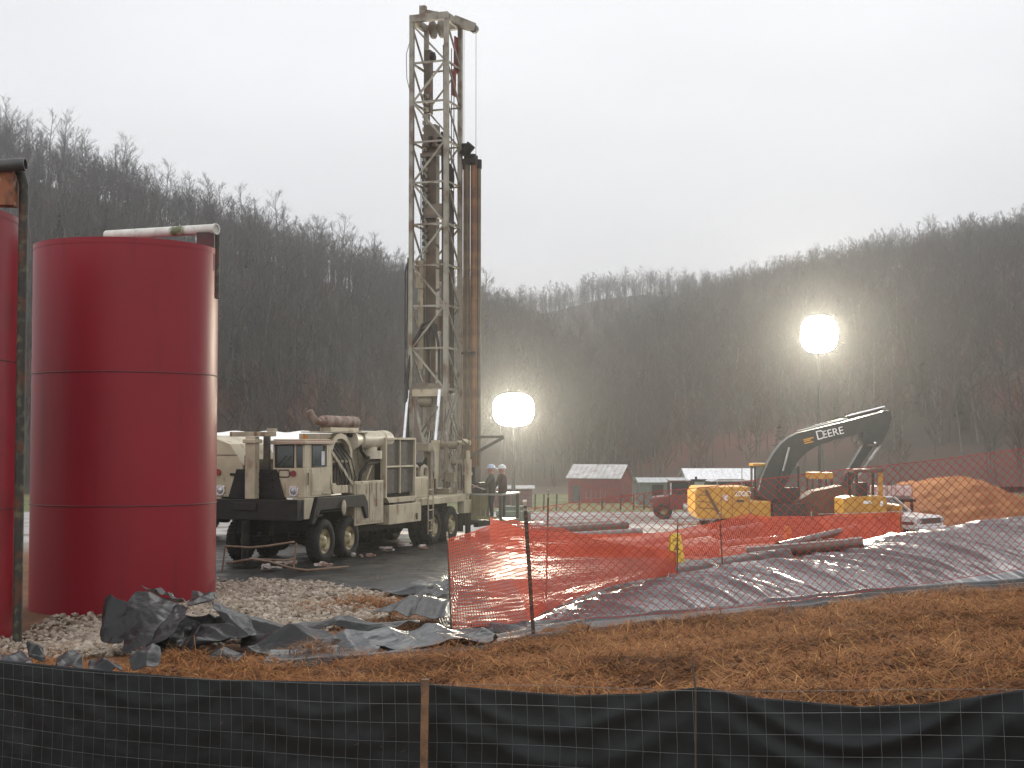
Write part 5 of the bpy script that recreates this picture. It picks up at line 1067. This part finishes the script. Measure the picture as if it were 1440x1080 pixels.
def sign(px, pyb, Y, h, label, rz):
    p = at(px, pyb, Y); p.z = max(p.z, z1(p.x, p.y) + .03)
    t = thing('floor_sign', label, 'floor sign', p, rz); w = h * .28
    for sd, nm in ((-1, 'front_panel'), (1, 'rear_panel')):
        m = MB(); y0 = sd * h * .2; y1 = sd * .015
        vs = [(-w, y0, 0), (w, y0, 0), (w * .62, y1, h), (-w * .62, y1, h)]; off = Vector((0, sd * .02, 0))
        vs2 = [tuple(Vector(v) + off) for v in vs]; m.add(vs + vs2, [(0, 1, 2, 3), (7, 6, 5, 4), (0, 4, 5, 1), (1, 5, 6, 2), (2, 6, 7, 3), (3, 7, 4, 0)])
        po_ = m.build(nm, ysign, t)
        if sd < 0:
            k = MB(); k.add([(0, 0, .0), (w * .5, 0, .0), (w * .25, 0, w * .45)], [(0, 1, 2)]) if False else None
            sl = math.atan2(abs(y0) - abs(y1), h); nrm_ = Vector((0, -math.cos(sl), math.sin(sl)))
            def onp(x, z): yy = y0 + (y1 - y0) * z / h - .026; return (x, yy, z)
            s_ = MB()
            for tri_ in ([(-w * .42, h * .42), (w * .42, h * .42), (0, h * .68)],): s_.add([onp(*q) for q in tri_], [(0, 1, 2)])
            for z in (.74, .8, .3, .24): s_.add([onp(-w * .5, h * z), onp(w * .5, h * z), onp(w * .5, h * (z + .03)), onp(-w * .5, h * (z + .03))], [(0, 1, 2, 3)])
            s_.build('warning_mark', M('sign_print', (.22, .13, .02), r=.6), po_)
sign(950, 790, 29.5, .58, 'yellow folding wet-floor sign standing beside a thin post', .15); sign(1108, 765, 34, .42, 'smaller yellow folding sign half hidden beyond the netting fold', -.2)
dm = thing('oil_drum', 'red brown steel drum lying on its side at the gravel lot edge', 'drum', on(746, 50, .3)); m = MB(); m.lathe([(.01, -.45), (.28, -.45), (.3, -.44), (.28, -.42), (.28, -.15), (.3, -.14), (.28, -.12), (.28, .12), (.3, .14), (.28, .16), (.28, .42), (.3, .44), (.28, .45), (.01, .45)], (0, 0, 0), 28, 'x'); m.build('barrel', M('drum_red_brown', (.16, .05, .04), r=.5, c2=(.1, .035, .03)), dm)
# bent rail frame in front of the rig
rf = thing('rail_frame', 'bent rusty rail frame standing on the ground cover before the rig bumper', 'rail frame', on(368, 31.)); o3 = Vector(rf.location)
q = lambda px, py, Y: at(px, py, Y) - o3
rm = M('rusty_rail', (.13, .085, .06), r=.65, c2=(.2, .13, .08), sc=6)
for pts, nm in (([(316, 768, 31), (335, 769, 31), (352, 770, 31), (375, 768, 31), (414, 762, 31)], 'top_rail'), ([(318, 792, 31), (354, 786, 31), (400, 788, 31), (415, 786, 31)], 'lower_rail'), ([(317, 768, 31), (312, 806, 31)], 'leg'), ([(417, 764, 31), (413, 798, 31)], 'leg'), ([(352, 786, 30.9), (380, 790, 30.4), (410, 799, 29.8), (432, 802, 29.4), (490, 797, 29.6)], 'long_rail')):
    MB().tube([q(*p) for p in pts], .022, 8).build(nm, rm, rf)
rgs = random.Random(3)
for k, (px, py, Y, w) in enumerate(((385, 782, 33.5, .3), (400, 775, 34.5, .25), (508, 772, 37, .3), (545, 768, 39, .25), (585, 762, 40, .35), (455, 785, 34, .2))):
    p = on((px), Y, .08); m = MB()
    for i in range(5): m.box((rgs.uniform(-w, w), rgs.uniform(-w, w) * .5, rgs.uniform(0, .12)), (rgs.uniform(.1, .3), rgs.uniform(.06, .2), rgs.uniform(.03, .08)), m=Matrix.Rotation(rgs.uniform(0, 3), 3, 'Z') @ Matrix.Rotation(rgs.uniform(-.4, .4), 3, 'X'))
    t = thing('scrap_pile', ['pale and brown scraps behind the bent rail frame', 'small scraps under the rig front axle behind the frame leg', 'pale scraps on the ground under the rig tool box', 'light scraps under the rig fuel box', 'pale scraps between the rig tail wheels', 'few scraps beside the front wheel of the rig'][k], 'scraps', p); m.build('scrap', M('pale_scrap', (.4, .38, .35), r=.5, c2=(.2, .1, .07), sc=4), t)
# ================================================================== PEOPLE
def person(label, P, rz, coat, trousers, hat, reach, hand=True):
    t = thing('person', label, 'person', P, rz)     # faces local -x
    V = []; Ed = []; Rr = []
    def nd(p, r, par=None):
        V.append(p); Rr.append(r if isinstance(r, tuple) else (r, r))
        if par is not None: Ed.append((par, len(V) - 1))
        return len(V) - 1
    pel = nd((0, 0, .98), (.15, .17)); sp = nd((0, 0, 1.2), (.14, .17), pel); ch = nd((-.01, 0, 1.38), (.14, .2), sp); nk = nd((-.01, 0, 1.51), .07, ch); hd0 = nd((-.03, 0, 1.6), (.085, .075), nk); hd = nd((-.035, 0, 1.68), (.1, .082), hd0); hd2 = nd((-.02, 0, 1.76), (.075, .065), hd)
    no = nd((-.13, 0, 1.655), .018, hd)
    for s_ in (-1, 1):
        ear = nd((-.015, s_ * .1, 1.66), .016, hd)
        sh = nd((-.01, s_ * .2, 1.43), .075, ch); el = nd((-.06 - .1 * reach, s_ * .27, 1.17), .055, sh); wr = nd((-.1 - .32 * reach, s_ * .2, .98 + .14 * reach), .038, el); pm = nd((-.13 - .38 * reach, s_ * .19, .94 + .17 * reach), (.022, .04), wr)
        for k in range(4): f1 = nd((-.17 - .4 * reach, s_ * (.16 + .022 * k), .915 + .17 * reach), .011, pm); nd((-.2 - .41 * reach, s_ * (.16 + .022 * k), .885 + .17 * reach - .004 * (k % 2)), .009, f1)
        th = nd((-.14 - .37 * reach, s_ * .14, .93 + .17 * reach), .012, pm)
        hp_ = nd((0, s_ * .1, .9), .1, pel); kn = nd((-.02, s_ * .11, .5), .07, hp_); an_ = nd((.01, s_ * .12, .1), .05, kn); nd((-.14, s_ * .13, .04), (.04, .045), an_)
    me = bpy.data.meshes.new('body'); me.from_pydata(V, Ed, []); o = bpy.data.objects.new('body', me); COL.objects.link(o)
    o.modifiers.new('s', 'SKIN'); sk = me.skin_vertices[0].data
    for i, r in enumerate(Rr): sk[i].radius = r; sk[i].use_root = (i == 0)
    o.modifiers.new('u', 'SUBSURF').levels = 2
    dg = bpy.context.evaluated_depsgraph_get(); m2 = bpy.data.meshes.new_from_object(o.evaluated_get(dg)); bpy.data.objects.remove(o)
    m2.materials.clear(); skin = M('skin', (.42, .22, .16), r=.55, c2=(.38, .19, .14))
    for mm in (coat, trousers, skin, hose_m): m2.materials.append(mm)
    for p in m2.polygons:
        c = p.center; p.use_smooth = True
        p.material_index = 2 if (c.z > 1.53 or (c.x < -.11 - .33 * reach and c.z > .8)) else 3 if c.z < .12 else 1 if c.z < .92 else 0
    b = bpy.data.objects.new('body', m2); COL.objects.link(b); b.parent = t
    h = MB().lathe([(.001, .125), (.05, .12), (.09, .095), (.115, .05), (.125, 0), (.14, -.005), (.14, -.015), (.12, -.01)], (-.02, 0, 1.73), 24); h.grid(lambda u, v: (-.02 - .13 - .07 * v, (-.09 + .18 * u) * (1 - .35 * v), 1.722 - .012 * v), 8, 4)
    h.build('hard_hat', hat, t)
    return t
pp = rl(1.75, 10.7, .58); hatw = M('pale_blue_helmet', (.3, .38, .5), r=.3, c2=(.34, .42, .54)); olive = M('dark_olive_coat', (.035, .04, .03), r=.8, c2=(.05, .052, .04), sc=8); trs = M('dark_trousers', (.03, .03, .032), r=.8)
person('worker in pale blue hard hat and dark olive coat leaning to the console', pp, R(5), olive, trs, hatw, 1.).scale = (1.06, 1.12, .95)
pp = rl(1.92, 11.25, .58); p2_ = person('worker in white-topped hard hat and brown coat behind his mate on the platform', pp, R(20), M('dark_brown_coat', (.06, .035, .028), r=.8), trs, M('white_helmet', (.6, .63, .68), r=.3), .3); p2_.scale = (1.06, 1.12, .94)
# ================================================================== HILLS
def hillgrid(name, ridge, foot, nu, nv, amp, mat_, seed):
    Rp = np.array([at(*p)[:] for p in ridge]); Fp = np.array([at(*p)[:] for p in foot])
    du = np.r_[0, np.cumsum(np.hypot(np.diff(Rp[:, 0]), np.diff(Rp[:, 1])))]; du /= du[-1]
    df = np.r_[0, np.cumsum(np.hypot(np.diff(Fp[:, 0]), np.diff(Fp[:, 1])))]; df /= df[-1]
    def S(U, V):
        r = np.stack([np.interp(U, du, Rp[:, k]) for k in range(3)], -1); f = np.stack([np.interp(U, df, Fp[:, k]) for k in range(3)], -1)
        v1 = np.clip(V, 0, 1); p = f + (r - f) * v1[..., None]
        zf = np.sin(v1 * PI / 2 * .94) / math.sin(PI / 2 * .94)
        p[..., 2] = f[..., 2] + (r[..., 2] - f[..., 2]) * (zf * .45 + v1 * .55)
        over = np.clip(V - 1, 0, 1); p[..., 1] += over * 220; p[..., 2] -= over ** 1.3 * 60
        p[..., 2] += amp * np.sin(v1 * PI) * fbm(p[..., 0] * .012, p[..., 1] * .012, seed) + amp * .25 * v1 * (fbm(p[..., 0] * .05, p[..., 1] * .05, seed + 3))
        return p
    U, V = np.meshgrid(np.linspace(0, 1, nu), np.linspace(0, 1.6, nv))
    P = S(U, V); o = nparr_obj(name, P.reshape(-1, 3), grid_faces(nu, nv), mat_, smooth=True); tag(o, kind='structure')
    return S
litter = M('leaf_litter', (.082, .07, .058), r=.95, c2=(.06, .058, .048), sc=.06, c3=(.105, .06, .045), sc3=.025, lo3=.5, hi3=.62, spec=.1, bump=.6, bs=.8, world=True)
litter_r = M('russet_leaf_litter', (.095, .068, .056), r=.95, c2=(.066, .057, .046), sc=.05, c3=(.14, .066, .054), sc3=.02, lo3=.48, hi3=.62, spec=.1, bump=.6, bs=.8, world=True)
HL = hillgrid('wooded_hill', [(-330, 190, 390), (-150, 220, 400), (0, 246, 420), (150, 285, 440), (300, 348, 460), (400, 378, 480), (500, 410, 500), (560, 434, 520), (640, 460, 560), (740, 488, 620), (850, 560, 680), (950, 640, 700)],
    [(-330, 700, 190), (0, 700, 200), (400, 694, 215), (700, 692, 235), (850, 688, 260), (950, 684, 300)], 130, 70, 7, litter, 3)
HC = hillgrid('wooded_hill', [(480, 500, 900), (600, 472, 900), (700, 452, 900), (760, 441, 900), (850, 421, 905), (900, 416, 920), (960, 418, 920), (1010, 423, 950), (1100, 440, 950), (1250, 470, 950)],
    [(480, 660, 420), (700, 670, 380), (900, 672, 360), (1250, 660, 420)], 90, 50, 10, litter, 5)
HR = hillgrid('wooded_hill', [(660, 620, 560), (740, 570, 700), (800, 525, 760), (860, 490, 760), (930, 460, 740), (1000, 438, 720), (1050, 425, 700), (1100, 410, 680), (1200, 390, 660), (1300, 370, 650), (1380, 358, 640), (1440, 351, 630), (1600, 334, 620), (1800, 318, 620)],
    [(660, 690, 300), (800, 690, 270), (1000, 690, 240), (1250, 686, 225), (1440, 684, 215), (1600, 684, 210), (1800, 684, 200)], 150, 80, 9, litter_r, 7)
# ================================================================== TREES
bark = M('grey_bark', (.095, .085, .074), r=.9, c2=(.13, .12, .105), sc=.8, lo=.35, hi=.7); twig = M('bare_twigs', (.09, .082, .072), r=.9, c2=(.115, .107, .096), sc=.15, spec=.2)
pale_bark = M('pale_bark', (.2, .19, .165), r=.9, c2=(.14, .13, .11), sc=1.5); red_twig = M('russet_twigs', (.09, .052, .042), r=.9, c2=(.075, .05, .04), sc=.15, spec=.2)
def make_tree(seed, H, spread, first, ntw, kind='bare'):
    rg = random.Random(seed); tr_, cr_ = MB(), MB()
    def prong(m, p, d, L, r0, r1, n, bend, seg):
        pts = [p.copy()]; d = d.normalized()
        for k in range(seg):
            d = (d + Vector((rg.gauss(0, bend), rg.gauss(0, bend), rg.gauss(.04, bend * .6)))).normalized(); pts.append(pts[-1] + d * L / seg)
        m.tube(pts, [r0 + (r1 - r0) * i / seg for i in range(seg + 1)], n, False); return pts, d
    if kind == 'pine':
        pts, d = prong(tr_, Vector((0, 0, -.5)), Vector((0, 0, 1)), H + .5, .2, .03, 6, .01, 6)
        z = H * .15
        while z < H * .99:
            R_ = spread * (1 - z / H) ** .8 + .15
            for k in range(7):
                a = rg.uniform(0, 2 * PI); l = R_ * rg.uniform(.6, 1.1); dn = rg.uniform(-.35, .05); c, s_ = math.cos(a), math.sin(a); w = l * .22
                cr_.add([(0, 0, z), (c * l * .6 - s_ * w, s_ * l * .6 + c * w, z + dn * l * .5), (c * l, s_ * l, z + dn * l), (c * l * .6 + s_ * w, s_ * l * .6 - c * w, z + dn * l * .5 - .1)], [(0, 1, 2, 3)])
            z += H * .028
        return tr_, cr_
    lean = Vector((rg.gauss(0, .05), rg.gauss(0, .05), 1))
    pts, d = prong(tr_, Vector((0, 0, -.6)), lean, H * .93, H * .0115 + .03, .03, 6, .035, 9)
    def tp(f): x = f * 9; i = min(int(x), 8); return pts[i].lerp(pts[i + 1], x - i)
    nl = rg.randint(15, 21)
    for k in range(nl):
        f = first + (1 - first) * (k + rg.random()) / nl; p = tp(min(f, .995)); a = rg.uniform(0, 2 * PI); up = rg.uniform(.5, 1.5)
        L = spread * (1.15 - .75 * (f - first) / (1 - first)) * rg.uniform(.6, 1.15)
        lp, ld_ = prong(cr_, p, Vector((math.cos(a), math.sin(a), up)), L, .055 * (1.25 - f) + .03, .02, 4, .12, 4)
        for j in range(rg.randint(3, 5)):
            q = lp[rg.randint(1, 3)].lerp(lp[4], rg.random() * .6); dd = ld_ + Vector((rg.gauss(0, .6), rg.gauss(0, .6), rg.gauss(.3, .35)))
            sp_, sd = prong(cr_, q, dd, L * rg.uniform(.3, .55), .028, .012, 3, .15, 3)
            for i in range(ntw):
                q2 = sp_[rg.randint(0, 2)].lerp(sp_[3], rg.random()); d3 = (sd + Vector((rg.gauss(0, .7), rg.gauss(0, .7), rg.gauss(.35, .4)))).normalized(); l3 = L * rg.uniform(.14, .34); e_ = q2 + d3 * l3
                sd_ = d3.cross(Vector((rg.gauss(0, 1), rg.gauss(0, 1), rg.gauss(0, 1)))).normalized() * .022
                cr_.add([q2 - sd_, q2 + sd_, e_], [(0, 1, 2)])
    return tr_, cr_
protos = []
specs = [(1, 17, 4.2, .38, 5, bark, twig), (2, 15, 3.6, .45, 5, bark, twig), (3, 19, 4.6, .5, 5, bark, twig), (4, 13, 4.4, .3, 5, bark, red_twig), (5, 16, 3.2, .55, 5, pale_bark, twig), (6, 18, 5.2, .35, 6, bark, twig), (7, 12, 3.8, .25, 6, bark, red_twig)]
for s in specs: a, b = make_tree(*s[:5]); protos.append((a, b, s[5], s[6], s[1]))
ev = M('evergreen_needles', (.03, .045, .028), r=.9, c2=(.04, .05, .03), sc=.3)
a, b = make_tree(21, 14, 3.0, 0, 0, 'pine'); protos.append((a, b, bark, ev, 14))
pm_ = []
for k, (a, b, m1, m2, H) in enumerate(protos):
    n1 = 'pine_tree' if k == 7 else 'bare_tree'
    to = a.build('trunk', m1); co_ = b.build('crown', m2); COL.objects.unlink(to); COL.objects.unlink(co_); pm_.append((n1, to.data, co_.data, H, (m1, m2), a, b))
    bpy.data.objects.remove(to); bpy.data.objects.remove(co_)
pts = []
def scatter(S, n, vpow, sc, nm, redness, v0=0.0):
    u = RNG.random(n); v = v0 + (1.08 - v0) * RNG.random(n) ** vpow; p = S(u, v)
    s = sc * RNG.uniform(.7, 1.25, n)
    for i in range(n):
        r = RNG.random(); k = 7 if r < .025 else int(RNG.choice([3, 6])) if r < redness else int(RNG.choice([0, 1, 2, 4, 5]))
        pts.append((p[i, 0], p[i, 1], p[i, 2], s[i] * (.8 if nm == 'centre' else 1.), k, nm))
scatter(HL, 3600, .8, .95, 'left', .25); scatter(HC, 2300, .75, .92, 'centre', .25); scatter(HR, 6500, .7, .9, 'right', .5)
rz_ = np.linspace(.0, 1, 230)
for S, nm, sc, n in ((HL, 'left', 1.1, 95), (HC, 'centre', .95, 330), (HR, 'right', .78, 260)):
    u = RNG.random(n); v = .985 + .05 * RNG.random(n); p = S(u, v)
    for i in range(n): pts.append((p[i, 0], p[i, 1], p[i, 2], sc * RNG.uniform(.6, 1.25), 7 if (nm == 'right' and RNG.random() < .09) else int(RNG.choice([0, 1, 2, 5, 5])), nm))
for n in range(34):      # a few taller crowns standing clear of the ridge
    S = HL if n < 24 else HR; u = np.array([(n + .5 * RNG.random()) / 24 * .62 + .12 if n < 24 else RNG.uniform(.3, .95)]); p = S(u, np.array([1.0]))[0]
    pts.append((p[0], p[1], p[2], (1.45 if n < 24 else 1.05) * RNG.uniform(.85, 1.15), int(RNG.choice([0, 2, 5])), 'left' if n < 24 else 'right'))
view = []
for i, p in enumerate(pts):
    x, y, z = p[:3]; H = pm_[p[4]][3] * p[3]
    px = 720 + F * x / y; pt = 625 - F * (z + H - CZ) / y; pb = 625 - F * (z - CZ) / y
    size = H * F / y
    if -15 < px < 1455 and y > 60 and not (px < 308 and pt > 325) and not (310 < px < 560 and pt > 605): view.append((size, i))
view.sort(reverse=True); top = set(i for s, i in view[:290])
tl_ = {'left': ('bare leafless trees in the front rows of the wooded slope behind the rig', 'leafless tree on the wooded slope behind the rig and red tanks'),
       'right': ('bare trees in the front rows of the slope behind the excavator', 'leafless tree on the russet wooded slope behind the excavator'),
       'centre': ('bare trees of the far ridge between the slopes', 'leafless tree on the far ridge between the two slopes')}
rest = []
for i, p in enumerate(pts):
    x, y, z, s, k, nm = p; rz = random.uniform(0, 6.28)
    if i in top:
        n1, tm, cm, H, mats, _, _ = pm_[k]; g, lb = tl_[nm]
        if k == 7: g, lb = g.replace('bare leafless', 'evergreen').replace('bare', 'evergreen'), lb.replace('leafless', 'dark evergreen')
        o = thing(n1, lb, 'tree', (x, y, z), rz, g); o.scale = (s, s, s * random.uniform(.92, 1.1))
        for nm2, me in (('trunk', tm), ('crown', cm)): c = bpy.data.objects.new(nm2, me); COL.objects.link(c); c.parent = o
    else: rest.append((x, y, z, s, rz, k))
# every other tree: one object, instanced
pc = bpy.data.collections.new('tree_kinds')
for k, (n1, tm, cm, H, mats, a, b) in enumerate(pm_):
    m = MB(); m.add(a.v, a.f); nt_ = len(a.f); m.add(b.v, b.f)
    o = m.build('kind_%d' % k, list(mats)); COL.objects.unlink(o); pc.objects.link(o)
    o.data.polygons.foreach_set('material_index', [0] * nt_ + [1] * len(b.f))
rest = np.array(rest); me = bpy.data.meshes.new('forest'); me.from_pydata(rest[:, :3].tolist(), [], [])
at_ = me.attributes.new('rot', 'FLOAT_VECTOR', 'POINT'); rv_ = np.zeros((len(rest), 3), np.float32); rv_[:, 2] = rest[:, 4]; at_.data.foreach_set('vector', rv_.ravel())
at_ = me.attributes.new('scl', 'FLOAT', 'POINT'); at_.data.foreach_set('value', rest[:, 3].astype(np.float32))
at_ = me.attributes.new('idx', 'INT', 'POINT'); at_.data.foreach_set('value', rest[:, 5].astype(np.int32))
fo_ = bpy.data.objects.new('forest', me); COL.objects.link(fo_); tag(fo_, 'dense bare winter woods', 'woods', kind='stuff')
ng = bpy.data.node_groups.new('forest_nodes', 'GeometryNodeTree')
ng.interface.new_socket('Geometry', in_out='INPUT', socket_type='NodeSocketGeometry'); ng.interface.new_socket('Geometry', in_out='OUTPUT', socket_type='NodeSocketGeometry')
N_ = ng.nodes; gi = N_.new('NodeGroupInput'); go = N_.new('NodeGroupOutput'); ip = N_.new('GeometryNodeInstanceOnPoints'); ci = N_.new('GeometryNodeCollectionInfo')
ci.inputs['Collection'].default_value = pc; ci.inputs['Separate Children'].default_value = True; ci.inputs['Reset Children'].default_value = True
ip.inputs['Pick Instance'].default_value = True
def na(name, tp):
    x = N_.new('GeometryNodeInputNamedAttribute'); x.data_type = tp; x.inputs['Name'].default_value = name; return x.outputs['Attribute']
Lk = ng.links; Lk.new(gi.outputs[0], ip.inputs['Points']); Lk.new(ci.outputs[0], ip.inputs['Instance']); Lk.new(na('idx', 'INT'), ip.inputs['Instance Index']); Lk.new(na('rot', 'FLOAT_VECTOR'), ip.inputs['Rotation']); Lk.new(na('scl', 'FLOAT'), ip.inputs['Scale']); Lk.new(ip.outputs[0], go.inputs[0])
md = fo_.modifiers.new('forest', 'NODES'); md.node_group = ng
# ================================================================== LIGHT, SKY, AIR
w = bpy.data.worlds.new('World'); scene.world = w; w.use_nodes = True; nt = w.node_tree; n = nt.nodes; L = nt.links
sky = n.new('ShaderNodeTexSky'); sky.sky_type = 'NISHITA'; sky.sun_disc = False; sky.sun_elevation = R(52); sky.sun_rotation = R(200); sky.dust_density = 6; sky.air_density = 1.5
hs_ = n.new('ShaderNodeHueSaturation'); hs_.inputs['Saturation'].default_value = .1; L.new(sky.outputs[0], hs_.inputs['Color'])
tc = n.new('ShaderNodeTexCoord'); mp = n.new('ShaderNodeMapping'); mp.inputs['Scale'].default_value = (1, 1, 2.6); L.new(tc.outputs['Generated'], mp.inputs[0])
nz = n.new('ShaderNodeTexNoise'); nz.inputs['Scale'].default_value = 2.2; nz.inputs['Detail'].default_value = 6; nz.inputs['Roughness'].default_value = .55; L.new(mp.outputs[0], nz.inputs['Vector'])
mr = n.new('ShaderNodeMapRange'); mr.inputs[1].default_value = .3; mr.inputs[2].default_value = .7; mr.inputs[3].default_value = .9; mr.inputs[4].default_value = 1.08; L.new(nz.outputs['Fac'], mr.inputs[0])
# an overcast dome: even the sky out towards cloud grey
cm_ = n.new('ShaderNodeMix'); cm_.data_type = 'RGBA'; cm_.inputs['Factor'].default_value = .75; L.new(hs_.outputs[0], cm_.inputs[6]); cm_.inputs[7].default_value = (SKYC[0], SKYC[1], SKYC[2], 1)
vm = n.new('ShaderNodeMix'); vm.data_type = 'RGBA'; vm.blend_type = 'MULTIPLY'; vm.inputs['Factor'].default_value = 1; L.new(cm_.outputs[2], vm.inputs[6]); L.new(mr.outputs[0], vm.inputs[7])
L.new(vm.outputs[2], n['Background'].inputs[0]); n['Background'].inputs[1].default_value = SKY
sd = bpy.data.lights.new('sun', 'SUN'); sd.energy = SUN; sd.angle = R(25); sd.color = (1, .97, .93); so_ = bpy.data.objects.new('sun', sd); COL.objects.link(so_); so_.rotation_euler = (R(38), 0, R(-160 + 180 + 160))
hzm = bpy.data.materials.new('haze'); hzm.use_nodes = True; nt = hzm.node_tree
for x in list(nt.nodes): nt.nodes.remove(x)
ou = nt.nodes.new('ShaderNodeOutputMaterial'); pv = nt.nodes.new('ShaderNodeVolumePrincipled'); pv.inputs['Color'].default_value = (.97, .98, 1, 1); pv.inputs['Density'].default_value = HAZE; pv.inputs['Anisotropy'].default_value = .82
nt.links.new(pv.outputs[0], ou.inputs['Volume'])
hz_ = MB().b2((-700, -60, -9), (700, 1250, 230)).build('haze', hzm); tag(hz_, 'pale damp haze', 'haze', kind='stuff')
scene.view_settings.view_transform = 'Standard'; scene.view_settings.look = 'None'; scene.view_settings.exposure = EXPO; scene.view_settings.gamma = 1
c = scene.cycles; c.max_bounces = 6; c.diffuse_bounces = 3; c.glossy_bounces = 3; c.transmission_bounces = 4; c.volume_bounces = 0; c.transparent_max_bounces = 8; c.use_denoising = True; c.sample_clamp_indirect = 4
try: c.denoiser = 'OPENIMAGEDENOISE'
except Exception: pass
